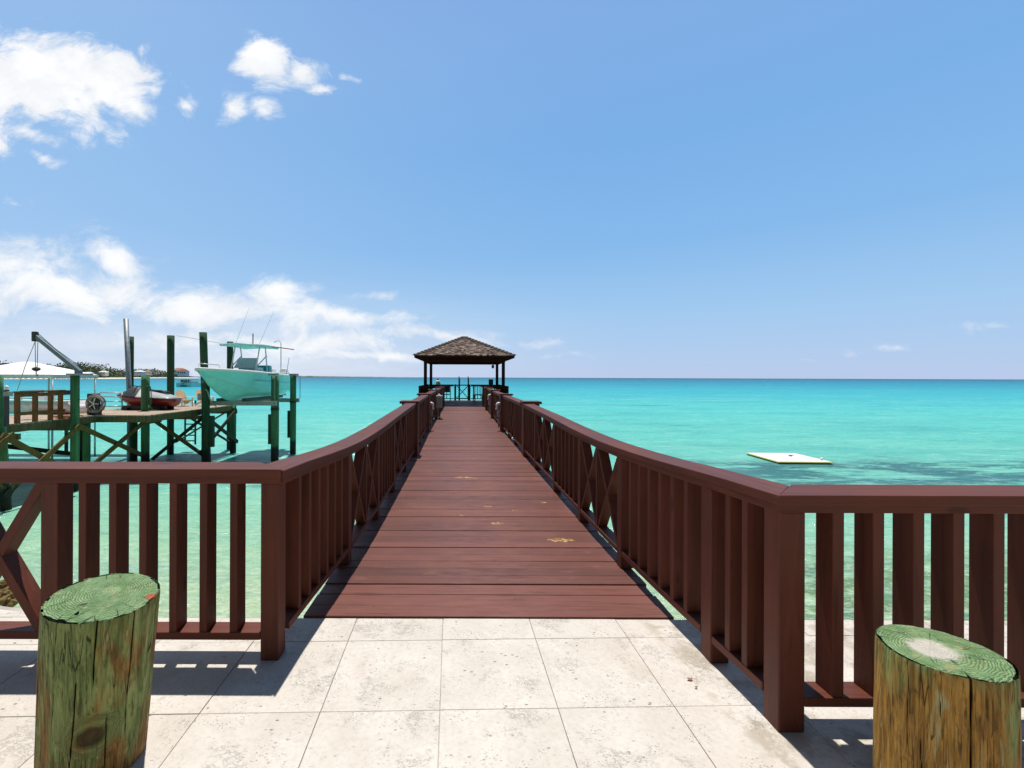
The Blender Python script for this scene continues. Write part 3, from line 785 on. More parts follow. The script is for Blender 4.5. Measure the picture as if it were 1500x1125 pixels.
MB().box(-.15, .15, -.09, .09, 0, .36).build('case', BLACK, bx, bevel=.012); MB().lathe([(.085, 0), (.085, .012)], 18).build('cone', DARKGREY, bx); bx.children[1].rotation_euler = (R(90), 0, 0); bx.children[1].location = (0, -.09, .18)
sk = thing('water_jug', 'white jug with dark cap and tap on the back left gazebo rail', 'jug', (-1.62, BKY, 1.0725))
MB().lathe([(.10, 0), (.14, .02), (.15, .2), (.11, .27)], 18).build('body', WHITE, sk, True); MB().lathe([(.06, .27), (.06, .36), (.04, .38)], 14).build('cap', BLACK, sk, True); MB().tube([(.12, -.08, .06), (.17, -.14, .06), (.17, -.14, .02)], .02, 8).build('tap', BLACK, sk, True)
hl = thing('hanging_lantern', 'small dark lantern hanging under the right gazebo eave', 'lantern', (1.95, 28.2, 2.62))
MB().tube([(0,0,0), (0,0,-.26)], .012, 6).build('chain', BLACK, hl); MB().lathe([(.02, -.26), (.09, -.31), (.08, -.46), (.02, -.5)], 10).build('body', BLACK, hl)

# white pipe lamps on the pillars and the grey pedestal
def pipe_lamp(loc, s, label):
    root = thing('pipe_lamp', label, 'lamp', loc, 0, 'white elbow pipe lamps on the pier pillars')
    MB().tube([(0, 0, 0), (s*.05, 0, .0), (s*.075, 0, -.008), (s*.085, 0, -.03), (s*.085, 0, -.15)], .042, 12).build('elbow', PVC, root, True)
    MB().lathe([(.048, -.175), (.048, -.145)], 14, (s*.085, 0, 0)).build('collar', PVC, root, True)
    MB().obox((s*.05, 0, -.30), (.085, .10, .17)).build('junction_box', GREYBOX, root, bevel=.012)
    MB().tube([(s*.05, 0, -.385), (s*.05, 0, -.70)], .013, 8).build('conduit', GREYBOX, root, True)
pipe_lamp((-.94, 12.8, .80), 1, 'white elbow pipe lamp on the nearer left pillar')
pipe_lamp((1.10, 12.8, .80), -1, 'white elbow pipe lamp on the nearer right pillar')
pipe_lamp((-.94, 16.9, .88), 1, 'white elbow pipe lamp behind the grey pedestal box')
pipe_lamp((1.10, 16.9, .88), -1, 'white elbow pipe lamp on the farther right pillar')
pd = thing('service_pedestal', 'grey service box with a white lid on a thin post, standing on the pier', 'pedestal', (-.84, 16.35, .012))
MB().box(-.1, .1, -.07, .07, .42, .82).build('box', GREYBOX, pd, bevel=.01); MB().box(-.115, .115, -.085, .085, .82, .87).build('lid', PVC, pd, bevel=.01)
MB().tube([(.02, 0, 0), (.02, 0, .42)], .022, 8).build('post', BLACK, pd); MB().box(-.14, .12, -.07, .07, 0, .02).build('foot', BLACK, pd)

# ------------------------------------------------------------------ SIDE DOCK (left)
DZ = -.25
dock = thing('dock', 'weathered timber dock on green pilings with crossed braces, left of the pier', 'dock', (-18, 20, DZ)); do = dock.location
random.seed(3)
def planks(x0, x1, y0, y1, along='x'):
    m = MB(); y = y0
    while y < y1:
        yb = min(y1, y+.15); plank_poly(m, x0+random.uniform(-.03, .03), x1+random.uniform(-.03, .03), y, yb-.008, DZ+random.uniform(-.004, .004), .045); y = yb
    m.build('planking', DOCKTOP, dock, off=do)
planks(-20.4, -16.86, 9, 24.6); planks(-16.83, -14.5, 20.5, 28.5); planks(-18.5, -16.86, 24.61, 28.5)
def beam(a_, b, w, d, mat=FASCIA, name='beam'): MB().bar(a_, b, w, d, (0,0,1)).build(name, mat, dock, off=do)
beam((-16.86, 9, DZ-.19), (-16.86, 20.4, DZ-.19), .08, .28); beam((-14.54, 20.5, DZ-.19), (-14.54, 28.5, DZ-.19), .08, .28)
beam((-16.95, 20.54, DZ-.195), (-14.6, 20.54, DZ-.195), .08, .28); beam((-16.9, 20.42, DZ-.19), (-16.9, 24.4, DZ-.42), .08, .22)
beam((-20.3, 9, DZ-.19), (-20.3, 24.5, DZ-.19), .08, .28); beam((-18.4, 28.45, DZ-.195), (-14.6, 28.45, DZ-.195), .08, .28)
for y in (12.9, 16.1, 18.9, 23.1): beam((-20.3, y+.25, DZ-.44), (-16.3, y+.25, DZ-.44), .1, .22)
for y in (24.3, 28.2): beam((-18.3, y, DZ-.44), (-14.3, y, DZ-.44), .1, .22)
def pile(x, y, top, r, mat=PILE, parent=None, off=(0,0,0), name='piling', lean=(0,0), r1=None):
    m = MB(); secs = []
    n = 16; z0 = WATER-1.3
    for k in range(13):
        t_ = k/12; z = lerp(z0, top, t_); rr = lerp(r, r1 or r*1.02, t_)
        secs.append([(x+lean[0]*(z-DZ)+rr*(1+.04*mn.noise(Vector((i*.9, z*.8, x))))*math.cos(i*2*math.pi/n), y+lean[1]*(z-DZ)+rr*(1+.04*mn.noise(Vector((i*.9, z*.8, y))))*math.sin(i*2*math.pi/n), z) for i in range(n)])
    o = m.loft(secs).build(name, mat, parent, off=off); 
    for p in o.data.polygons: p.use_smooth = len(p.vertices) == 4
    return o
FRONT = [(-16.45, 13.0), (-16.70, 16.05), (-16.40, 18.8), (-16.45, 23.05)]
for x, y in FRONT: pile(x, y, 1.58, .155 if y < 20 else .19, PILE, dock, do, 'piling', (-.0735, 0) if y == 16.05 else (0, 0))
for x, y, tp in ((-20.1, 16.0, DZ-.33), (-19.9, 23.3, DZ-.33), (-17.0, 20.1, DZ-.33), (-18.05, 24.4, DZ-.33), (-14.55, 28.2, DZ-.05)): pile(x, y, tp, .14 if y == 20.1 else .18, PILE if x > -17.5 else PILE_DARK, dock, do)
def brace(a_, b, mat=BRACE, w=.2, d=.07): MB().bar(a_, b, w, d, (1,0,0)).build('cross_brace', mat, dock, off=do)
bxx = -16.27
for (y0, y1, k) in ((13.0, 16.05, 0), (15.7, 18.8, 0), (18.8, 23.05, 0)):
    brace((bxx, y0, -.55), (bxx, y1, -2.7), BRACE); brace((bxx+.08, y0, -2.7), (bxx+.08, y1, -.55), BRACE)
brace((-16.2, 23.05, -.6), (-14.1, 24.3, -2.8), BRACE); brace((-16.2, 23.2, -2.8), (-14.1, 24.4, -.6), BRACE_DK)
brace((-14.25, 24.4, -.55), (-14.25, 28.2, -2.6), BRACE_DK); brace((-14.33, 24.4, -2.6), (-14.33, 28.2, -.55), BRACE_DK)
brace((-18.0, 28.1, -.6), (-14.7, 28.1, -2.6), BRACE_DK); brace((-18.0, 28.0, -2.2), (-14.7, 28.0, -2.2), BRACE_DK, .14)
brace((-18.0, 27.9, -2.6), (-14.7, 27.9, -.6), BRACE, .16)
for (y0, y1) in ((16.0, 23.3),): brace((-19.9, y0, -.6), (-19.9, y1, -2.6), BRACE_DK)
MB().box(-16.2, -15.9, 22.6, 23.5, DZ-.62, DZ-.44).build('bracket', FASCIA, dock, off=do)

# tall free standing pilings and the steel mast
def tall(px, py_top, D, r, label, mat=PILE_DARK, lean=(0,0)):
    x = WX(px, D); z = WZ(px, py_top, D)
    o = pile(x, D, z, r, mat, None, (x, D, WATER), 'mooring_piling', lean, r*1.12); o.location = (x, D, WATER)
    tag(o, label, 'piling', 'tall pilings rising behind the dock')
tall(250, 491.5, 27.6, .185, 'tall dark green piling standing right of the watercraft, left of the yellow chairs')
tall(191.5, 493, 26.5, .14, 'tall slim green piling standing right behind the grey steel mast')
ms = thing('steel_mast', 'tall leaning grey steel mast beside the watercraft', 'mast', (WX(190, 25.2), 25.2, DZ))
xt = WX(184.2, 25.2)-WX(190, 25.2)
MB().tube([(0, 0, -3.4), (0, 0, .3), (xt, 0, WZ(184, 467, 25.2)-DZ)], .125, 14).build('pole', STEEL, ms, True); MB().lathe([(.2, 0), (.2, .05)], 14).build('collar', STEEL, ms)
MB().box(.12, .42, -.1, .12, 1.0, 1.2).build('winch', DARKGREY, ms, bevel=.02)

# davit crane on the piling
cr = thing('davit_crane', 'grey davit crane with a long sloping arm on a dock piling', 'crane', (-16.40, 18.8, 1.6)); 
tx, tz = WX(53, 18.8)+16.40, WZ(53, 493, 18.8)-1.6
MB().box(-.22, .62, -.2, .2, 0.0, .06).build('base_plate', STEEL, cr, bevel=.01)
MB().box(.05, .25, -.1, .1, .06, .2).build('bracket', CRANE, cr, bevel=.01)
MB().bar((.22, 0, .12), (tx, 0, tz), .17, .15, (0,1,0)).build('arm', CRANE, cr, bevel=.015)
MB().obox((tx-.05, 0, tz+.0), (.16, .2, .42)).build('head', DARKGREY, cr, bevel=.03)
MB().tube([(tx-.02, 0, tz+.22), (tx*.5, 0, tz*.5+.28), (.35, 0, .25)], .012, 6).build('cable', DARKGREY, cr)
for dx in (-.05, .07): MB().tube([(tx+dx, 0, tz-.1), (tx+dx*.6, 0, tz-1.3)], .012, 6).build('cable', DARKGREY, cr)
MB().tube([(tx, 0, tz-.1), (tx-.55, .1, tz-1.2), (tx-1.0, .2, tz-2.3)], .014, 6).build('rope', ROPE, cr)
hk = MB().lathe([(.02, -1.28), (.13, -1.33), (.15, -1.4), (.05, -1.47)], 12, (tx, 0, tz)).build('hook_block', DARKGREY, cr, True)
MB().tube([(tx, 0, tz-1.47), (tx, 0, tz-1.62), (tx+.05, 0, tz-1.68), (tx+.08, 0, tz-1.6)], .02, 6).build('hook', STEEL, hk)

# rust brown timber railing on the dock edge
fr = thing('railing', 'short rust brown timber railing on the dock left of the crane', 'railing', (-16.75, 17.2, DZ)); fo = fr.location
FYs = [16.75, 17.45, 18.1, 18.55]
for y in FYs: MB().box(-16.85, -16.73, y-.07, y+.07, DZ+.005, DZ+1.16).build('post', BENCHW, fr, bevel=.008, off=fo)
MB().box(-16.90, -16.68, FYs[0]-.2, FYs[-1]+.15, DZ+1.16, DZ+1.22).build('top_rail', BENCHW, fr, bevel=.008, off=fo)
MB().box(-16.725, -16.68, FYs[0]-.08, FYs[-1]+.1, DZ+.30, DZ+.42).build('lower_rail', BENCHW, fr, bevel=.006, off=fo)
MB().box(-16.725, -16.68, FYs[0]-.1, FYs[-1]+.1, DZ+1.0, DZ+1.14).build('upper_rail', BENCHW, fr, bevel=.006, off=fo)

# hose reel
hr = thing('hose_reel', 'coiled grey hose on a black reel beside the crane piling', 'hose reel', (-17.05, 20.6, DZ))
MB().box(-.45, -.05, .08, .40, 0, .98).build('cabinet', BLACK, hr, bevel=.03)
for s in (-.2, .24): MB().box(s-.03, s+.03, -.08, .08, 0, .5).build('leg', BLACK, hr)
m = MB(); random.seed(2)
for k in range(9):
    r = .30+.025*random.random()*3-.03*(k % 3); yy = -.12+.035*k
    m.tube([(.06+r*math.cos(a_*math.pi/9)*(1+.05*random.random()), yy+.02*random.random(), .52+r*1.12*math.sin(a_*math.pi/9)) for a_ in range(19)], .024, 6)
m.build('hose_coil', HOSEGREY, hr, True)
for k in range(5):
    a_ = k*math.pi/2.5; MB().bar((.06, -.16, .52), (.06+.24*math.cos(a_), -.16, .52+.26*math.sin(a_)), .03, .02, (0,1,0)).build('spoke', WHITE, hr)

# electric post at the left edge
ep = thing('power_pedestal', 'dark power pedestal with small white lamps at the left edge of the dock', 'pedestal', (WX(5, 15.7), 15.75, DZ))
MB().box(.02, .11, -.06, .06, 0, 1.3).build('column', DARKGREY, ep, bevel=.01); MB().box(.03, .22, -.08, .08, 1.08, 1.24).build('socket_box', GREYBOX, ep, bevel=.01); MB().lathe([(.03, 1.3), (.06, 1.34), (.06, 1.42), (.02, 1.46)], 12, (.065, 0, 0)).build('lamp', WHITE, ep, True)

# white canopy over a moored boat
cx_, cy_ = -25.05, 25.5
cn = thing('canopy', 'large white peaked canvas canopy on thin legs beyond the dock', 'canopy', (cx_, cy_, WATER))
hw, hd, ez, pz = 2.9, 1.5, 1.62-WATER, 2.36-WATER
m = MB(); pk = [(-.3, 0, pz), (.3, 0, pz)]
cs = [(-hw, -hd, ez), (hw, -hd, ez), (hw, hd, ez), (-hw, hd, ez)]
m.add(cs+pk, [(0,1,5,4), (1,2,5), (2,3,4,5), (3,0,4)])
o = m.build('roof', TENT, cn); md = o.modifiers.new('solid', 'SOLIDIFY'); md.thickness = .03; md.offset = -1
m = MB()
def valance(a_, b):
    a_, b = Vector(a_), Vector(b); n = 18; nrm = Vector((0,0,1)).cross((b-a_).normalized())*.02
    for k in range(n):
        p, q = a_.lerp(b, k/n), a_.lerp(b, (k+1)/n); mid = (p+q)/2
        pts = [p, q, q-Vector((0,0,.17)), mid-Vector((0,0,.23)), p-Vector((0,0,.17))]
        m.loft([[v+nrm for v in pts], [v-nrm for v in pts]])
for i in range(4): valance(cs[i], cs[(i+1) % 4])
m.build('valance', painted('valance_canvas', (.62, .72, .70), .7), cn)
for x in (-hw+.1, 0, hw-.1):
    for y in (-hd+.1, hd-.1): MB().tube([(x, y, 0), (x, y, ez)], .05, 8).build('leg', ALU, cn, True)
# floating platform under the canopy + rail
fp = thing('floating_platform', 'low grey floating platform under the white canopy', 'platform', (cx_, cy_, WATER))
for y0 in (-2.6, 1.7): MB().box(-4.3, 5.3, y0, y0+.9, 2.6, 2.75).build('walkway', painted('platform_grey', (.5, .5, .46), .8), fp)
for x in (-4.0, 0, 5.0):
    for y in (-2.6, 2.6): MB().tube([(x, y, -.8), (x, y, 2.6)], .1, 10).build('float_pile', PILE_DARK, fp)
al = thing('railing', 'pale aluminium railing with thin horizontal bars beyond the hose reel', 'railing', (WX(142, 23.5), 23.6, DZ))
for x in (0, 1.25): MB().tube([(x, 0, -.2), (x, 0, .95)], .04, 8).build('post', ALU, al, True)
for z in (.92, .7, .45, .2): MB().tube([(0, 0, z), (1.25, 0, z)], .03, 8).build('bar', ALU, al, True)

def small_hull(L, B, H, n=14, bow=.35, keel=.12):
    """hull running along +x from stern 0 to bow L; returns sections"""
    secs = []
    for k in range(n+1):
        t_ = k/n; x = L*t_
        b = B/2*(1-max(0, (t_-(1-bow))/bow)**2.2*.97); kz = keel*0+H*.75*max(0, (t_-.72)/.28)**2.2
        g = H*(1+.18*t_**2)
        secs.append([(x, 0, kz), (x, b*.62, kz+(g-kz)*.12), (x, b*.9, kz+(g-kz)*.45), (x, b, g), (x, b*.86, g), (x, b*.82, g-.18), (x, 0, g-.2), (x, -b*.82, g-.18), (x, -b*.86, g), (x, -b, g), (x, -b*.9, kz+(g-kz)*.45), (x, -b*.62, kz+(g-kz)*.12)])
    return secs
dg = thing('tender_boat', 'small white open boat with aqua interior and dark seats under the canopy', 'boat', (WX(125, 21.6), 21.6, -.30), R(180))
MB().loft(small_hull(5.2, 1.9, .62)).build('hull', painted('tender_white', (.7, .68, .7), .35), dg, True)
for s in (-1, 1): MB().tube([(x, s*(.95*(1-max(0, (x/5.2-.65)/.35)**2.2*.97)), .62*(1+.18*(x/5.2)**2)+.03) for x in [5.2*k/14 for k in range(15)]], .05, 8).build('gunwale', AQUA, dg, True)
for x in (1.1, 2.6):
    st = MB().box(x, x+.45, -.62, .62, .5, .62).build('bench', WHITE, dg, bevel=.02); MB().box(x-.05, x+.02, -.6, .6, .92, 1.15).build('backrest', BLACK, st, bevel=.02)
    for s in (-.5, .5): MB().tube([(x, s, .6), (x-.02, s, 1.1)], .025, 6).build('strut', ALU, st)
MB().box(1.7, 2.05, -.3, .3, .5, 1.05).build('console', WHITE, dg, bevel=.03)
rp = thing('mooring_rope', 'orange brown rope heaped on the dock boards by the short railing', 'rope', (-17.0, 18.9, DZ))
m = MB(); random.seed(6); m.tube([(.5*math.cos(k*.9)*random.uniform(.5, 1), .45*math.sin(k*1.1)*random.uniform(.5, 1)+.1, .04+.07*random.random()) for k in range(40)], .028, 6)
m.build('coil', painted('orange_rope', (.36, .12, .06), .9), rp, True)

# jet ski, lying along X, nose to the left
js = thing('jet_ski', 'red jet ski with black and white top parked on the dock', 'jet ski', (WX(259, 24.0), 23.9, DZ+.18), R(180))
L_, n = 3.15, 18; lo_, up_, dk = [], [], []
for k in range(n+1):
    t_ = k/n; x = L_*t_
    b = .58*(1-.98*max(0, (t_-.55)/.45)**2.0)*(.9+.1*min(1, t_*6)); kz = .55*max(0, (t_-.6)/.4)**2
    w1 = .42+.16*t_
    lo_.append([(x, 0, kz), (x, b*.6, kz+.08), (x, b, max(w1-.08, kz+.02)), (x, b, w1), (x, -b, w1), (x, -b, max(w1-.08, kz+.02)), (x, -b*.6, kz+.08)])
    hgt = interp([(0, .06), (.12, .22), (.3, .34), (.5, .40), (.6, .54), (.72, .50), (.85, .26), (1, .03)], t_); wb = b*interp([(0, .85), (.3, .55), (.6, .62), (1, .5)], t_)
    dk.append([(x, b*1.03, w1), (x, b*.98, w1+.05), (x, wb*.8, w1+hgt*.75), (x, wb*.35, w1+hgt), (x, -wb*.35, w1+hgt), (x, -wb*.8, w1+hgt*.75), (x, -b*.98, w1+.05), (x, -b*1.03, w1)])
MB().loft(lo_).build('hull', RED, js, True)
def part(secs, a_, b): return secs[a_:b+1]
MB().loft(part(dk, 0, 8)).build('rear_deck', painted('silver_grey', (.45, .46, .48), .35), js, True)
MB().loft(part(dk, 8, 10)).build('side_panel', WHITE, js, True); MB().loft(part(dk, 10, 18)).build('front_cover', DARKGREY, js, True)
MB().loft([[(x, w, z), (x, w*.6, z+.08), (x, -w*.6, z+.08), (x, -w, z)] for x, w, z in ((.35, .14, .72), (.7, .17, .80), (1.2, .16, .82), (1.6, .12, .9), (1.7, .06, .95))]).build('seat', BLACK, js, True)
MB().tube([(1.95, -.36, 1.12), (2.0, -.1, 1.08), (2.0, .1, 1.08), (1.95, .36, 1.12)], .025, 8).build('handlebar', BLACK, js, True)
for s in (-.3, .3): MB().box(.3, 2.6, s-.06, s+.06, -.18, .06).build('bunk', BLACK, js, bevel=.01)
for x in (.5, 2.2): MB().box(x, x+.14, -.55, .55, -.18, -.06).build('cradle', BLACK, js, bevel=.01)

hs = thing('garden_hose', 'green hose hung in a coil on the dock piling beside the jet ski', 'hose', (-16.45, 23.05, DZ))
m = MB()
for k in range(6): m.tube([(.27+.10*math.cos(a_*math.pi/8)+.015*k, -.1-.02*k, .75+(.48+.02*k)*math.sin(a_*math.pi/8)) for a_ in range(17)], .018, 6)
m.build('coil', HOSE, hs, True); MB().tube([(.15, -.15, 1.3), (.3, -.16, 1.3)], .02, 6).build('hook', STEEL, hs)
MB().tube([(.3, -.1, .3), (.32, 0, .08), (.45, .1, .03), (.7, .4, .03)], .018, 6).build('tail', HOSE, hs, True)

# adirondack chairs
def adirondack(loc, rz, label):
    root = thing('adirondack_chair', label, 'chair', loc, rz, 'adirondack chairs on the dock')
    for s in (-1, 1):
        MB().box(s*.31-.02, s*.31+.02, -.36, -.25, 0, .53).build('front_leg', WHITE, root)
        MB().bar((s*.27, -.30, .36), (s*.27, .52, .04), .10, .03).build('rear_leg', WHITE, root)
        MB().box(s*.34-.07, s*.34+.07, -.42, .34, .53, .555).build('armrest', WHITE, root, bevel=.008)
    m = MB()
    for k in range(6): m.obox((0, -.30+k*.09, .37-k*.028), (.52, .08, .022), Matrix.Rotation(R(-17), 3, 'X'))
    m.build('seat', CREAM, root)
    m = MB()
    for k in range(7):
        u = (k-3)/3; hh = .78-.16*u*u
        m.bar((u*.22, .17, .2), (u*.29, .17+.34*hh/.78, .2+hh), .02, .078, (1,0,0))
    m.build('backrest', CREAM, root)
    MB().bar((-.3, .33, .53), (.3, .33, .53), .08, .022, (0,0,1)).build('back_brace', WHITE, root)
    return root
adirondack((WX(270, 26.8), 26.8, DZ+.005), R(62), 'cream adirondack chair in full view left of the lift piling')
adirondack((WX(299, 27.2), 27.3, DZ+.005), R(70), 'cream adirondack chair half hidden by the lift piling')

dl = thing('dock_ladder', 'dark ladder hanging from the dock behind the crossed braces', 'ladder', (WX(269, 28.0), 28.7, DZ))
for s in (-.33, .33): MB().box(s-.04, s+.04, -.04, .04, -2.6, .25).build('rail', PILE_DARK, dl)
for k in range(7): MB().box(-.29, .29, -.03, .03, -2.4+k*.36, -2.33+k*.36).build('rung', PILE_DARK, dl)

# ------------------------------------------------------------------ BOAT LIFT AND BOAT
lf = thing('boat_lift', 'boat lift of four green pilings and metal beams holding the aqua boat', 'boat lift', (-12.5, 26, WATER)); lfo = lf.location
p1 = pile(-13.98, 24.2, 1.35, .20, PILE_DARK, lf, lfo); p2 = pile(-14.25, 24.65, 4.0, .19, PILE_DARK, lf, lfo, lean=(-.035, 0))
p3 = pile(WX(337, 29.6), 29.6, WZ(337, 500.5, 29.6), .19, PILE_DARK, lf, lfo); p4 = pile(WX(403, 25.2), 25.2, 1.6, .21, PILE, lf, lfo); p5 = pile(WX(429.5, 27.9), 27.9, 1.62, .18, PILE, lf, lfo)
for (x, y, w) in ((WX(397.5, 25.4), 25.4, .14), (WX(425, 28.1), 28.1, .13), (-13.75, 24.3, .16)):
    MB().box(x-w, x+w, y-.1, y+.1, WATER+1.0, DZ-.35).build('fender_board', PILE_DARK, lf, off=lfo)
for y in (24.75, 28.2):
    MB().box(-14.4, -10.35, y-.09, y+.09, -.06, .19).build('beam', painted('beam_%d' % y, (.34, .36, .33), .6), lf, bevel=.01, off=lfo)
for x in (-13.3, -11.9):
    MB().box(x-.12, x+.12, 24.2, 29.2, .195, .36).build('bunk', DARKGREY, lf, bevel=.02, off=lfo)
for (x, y) in ((-10.45, 24.75), (-10.3, 28.2)):
    MB().tube([(x, y, .19), (x, y, 1.55)], .02, 6).build('cable', STEEL, lf, off=lfo)
for (x, y) in ((-10.72, 25.2), (-10.58, 27.9)):
    MB().box(x-.25, x+.25, y-.16, y+.16, 1.625, 1.75).build('winch', STEEL, lf, bevel=.02, off=lfo)
MB().lathe([(.23, -.35), (.23, -.2)], 14, (WX(403, 25.2), 25.2, 0)).build('strap', BLACK, lf, off=lfo)
MB().lathe([(.2, -.1), (.2, 0.05)], 14, (WX(429.5, 27.9), 27.9, 0)).build('strap', BLACK, lf, off=lfo)
MB().tube([(-13.95, 24.1, .9), (-13.6, 23.7, .75), (-13.2, 23.4, .1), (-13.0, 23.5, -.05)], .03, 6).build('line', ROPE, lf, off=lfo)
MB().box(-14.38, -14.12, 24.1, 24.3, .25, .62).build('switch_box', GREYBOX, lf, bevel=.01, off=lfo)

BL, BB = 8.9, 2.75
bt = thing('motor_boat', 'aqua centre console motor boat with a hard top, raised on the lift', 'boat', (-12.62, 21.15, .10))
def hull_sec(t_):
    y = BL*t_
    fl = min(1, t_/.45)
    b = BB/2*(1-(1-fl)**2.3)*(1 if t_ < .7 else 1-.06*(t_-.7)/.3)
    b = max(b, .02)
    ch = BB/2*.86*(1-(1-min(1, max(0, t_-.035)/.5))**2.0); ch = max(ch, .012)
    kz = .12+1.45*(1-min(1, t_/.40))**2.6
    kz = min(kz, 1.62)
    g = 1.80-.32*min(1, t_*1.25)+.05*t_
    cz = kz+(g-kz)*lerp(.62, .36, min(1, t_/.5)) if t_ < .5 else kz+(g-kz)*.36
    if kz > 1.5: cz = kz+.05
    return y, b, ch, kz, cz, g
N = 30; TS = [0, .012, .03]+[.06+.94*k/N for k in range(N+1)]
low, top_, lin = [], [], []
for t_ in TS:
    y, b, ch, kz, cz, g = hull_sec(t_)
    y0 = y+ .95*(g-1.0)*0
    rk = lambda z: (1-min(1, t_/.35))*(1.8-z)*.55     # raked stem
    P_ = lambda x, z: (x, y+rk(z), z)
    low.append([P_(-ch, cz), P_(-ch*.52, lerp(kz, cz, .45)), P_(0, kz), P_(ch*.52, lerp(kz, cz, .45)), P_(ch, cz)])
    fl1 = lerp(ch, b, .30); fl2 = lerp(ch, b, .62)
    top_.append([P_(-b, g), P_(-fl2, lerp(cz, g, .66)), P_(-fl1, lerp(cz, g, .33)), P_(-ch, cz), P_(ch, cz), P_(fl1, lerp(cz, g, .33)), P_(fl2, lerp(cz, g, .66)), P_(b, g)])
bot = MB().loft(low, False, False); bot.add(low[-1], [(0,1,2,3,4)])
hull = bot.build('bottom', HULLBOT, bt, True)
tp = MB(); tp.loft([s[:4] for s in top_], False, False); tp.loft([s[4:] for s in top_], False, False); tp.add(top_[-1], [(0,1,2,3,4,5,6,7)])
tp.build('topside', HULL, bt, True)
for s in (0, 7):
    MB().tube([Vector(q[s])+Vector((0, 0, .02)) for q in top_], .075, 8).build('gunwale', WHITE, bt, True)
for s in (3, 4):
    MB().tube([Vector(q[s]) for q in top_], .022, 6).build('spray_rail', painted('pale_stripe', (.45, .72, .62), .4), bt, True)
dk_ = MB(); dk_.loft([[(q[0][0]*.98, q[0][1], q[0][2]-.02), (q[7][0]*.98, q[7][1], q[7][2]-.02)] for q in top_[:14]], False, False); dk_.loft([[(q[0][0]*.98, q[0][1], q[0][2]-.45), (q[7][0]*.98, q[7][1], q[7][2]-.45)] for q in top_[13:]], False, False)
dk_.build('deck', WHITE, bt)
co = MB().loft([[(-.55, 4.6, 1.1), (.55, 4.6, 1.1), (.55, 6.0, 1.1), (-.55, 6.0, 1.1)], [(-.5, 4.85, 2.0), (.5, 4.85, 2.0), (.5, 5.9, 2.0), (-.5, 5.9, 2.0)]]).build('console', painted('console_grey', (.5, .62, .64), .4), bt, bevel=.04)
MB().loft([[(-.62, 4.55, 1.95), (.62, 4.55, 1.95), (.62, 4.62, 1.95), (-.62, 4.62, 1.95)], [(-.52, 5.0, 2.55), (.52, 5.0, 2.55), (.52, 5.06, 2.55), (-.52, 5.06, 2.55)]]).build('windshield', painted('smoky_shield', (.45, .55, .6), .15), co)
MB().box(-.6, .6, 3.7, 4.5, 1.2, 1.85).build('front_seat', painted('grey_upholstery', (.42, .55, .6), .6), bt, bevel=.08)
MB().box(-.65, .65, 6.3, 6.8, 1.2, 2.15).build('leaning_post', TEAL, bt, bevel=.06)
MB().box(-1.0, 1.0, 8.1, 8.6, 1.2, 1.75).build('aft_bench', WHITE, bt, bevel=.05)
rf = MB(); secs = []
for k in range(9):
    t_ = k/8; y = lerp(3.55, 6.75, t_); hw_ = 1.08*(1-.18*(1-min(1, t_*3))**2)
    z = 3.27+.05*math.sin(t_*math.pi)
    secs.append([(-hw_, y, z-.05), (-hw_*.6, y, z+.03), (0, y, z+.06), (hw_*.6, y, z+.03), (hw_, y, z-.05), (hw_*.96, y, z-.11), (0, y, z-.05), (-hw_*.96, y, z-.11)])
hard = rf.loft(secs).build('hard_top', AQUA, bt, True)
MB().tube([(x, y, z+.03) for x, y, z in [s[0] for s in secs]]+[(x, y, z+.03) for x, y, z in reversed([s[4] for s in secs])], .035, 8).build('rim', WHITE, hard, True)
for s in (-1, 1):
    for (p, q) in (((s*.72, 4.35, 1.5), (s*.72, 4.9, 3.2)), ((s*.72, 6.0, 1.4), (s*.75, 5.6, 3.2)), ((s*.72, 4.55, 2.05), (s*.76, 5.75, 2.7))):
        MB().tube([p, q], .035, 8).build('top_frame', WHITE, bt, True)
MB().tube([(.7, 4.9, 3.34), (1.55, 4.9, 5.3)], .012, 6, .006).build('antenna', WHITE, bt); MB().tube([(-.7, 4.9, 3.34), (.1, 4.9, 5.5)], .012, 6, .006).build('antenna', WHITE, bt)
MB().tube([(0, 5.6, 3.36), (0, 5.6, 4.05)], .03, 6).build('mast_light', BLACK, bt)
MB().tube([(-.9, 4.3, 3.3), (-2.7, 3.7, 3.62), (-3.2, 3.4, 3.7)], .02, 6, .012).build('outrigger', WHITE, bt)
MB().tube([(.9, 5.6, 3.3), (2.1, 6.6, 3.15)], .03, 6).build('outrigger', DARKGREY, bt)
MB().tube([(1.12, 7.0, 1.5), (1.12, 7.0, 3.6), (1.0, 6.9, 3.75), (.8, 6.7, 3.6)], .03, 6).build('rod_holder', WHITE, bt, True)
MB().tube([(1.2, 7.6, 1.45), (1.25, 8.0, 2.7)], .015, 6).build('fishing_rod', BLACK, bt)
bw = MB().tube([(-.55, 1.0, 1.78), (-.5, .95, 2.02), (0, .2, 2.08), (.5, .95, 2.02), (.55, 1.0, 1.78)], .02, 8).build('bow_rail', CHROME, bt, True)
for s in (-.42, .42):
    ob = MB().loft([[(s-.22, 8.95, 1.35), (s+.22, 8.95, 1.35), (s+.22, 9.55, 1.35), (s-.22, 9.55, 1.35)], [(s-.24, 8.9, 1.7), (s+.24, 8.9, 1.7), (s+.24, 9.6, 1.7), (s-.24, 9.6, 1.7)], [(s-.16, 9.0, 2.02), (s+.16, 9.0, 2.02), (s+.16, 9.5, 2.0), (s-.16, 9.5, 2.0)]]).build('outboard_motor', WHITE, bt, bevel=.06)
    MB().box(s-.08, s+.08, 9.1, 9.35, .2, 1.35).build('shaft', WHITE, ob); MB().lathe([(.14, .18), (.14, .26)], 10, (s, 9.3, 0)).build('propeller', STEEL, ob)

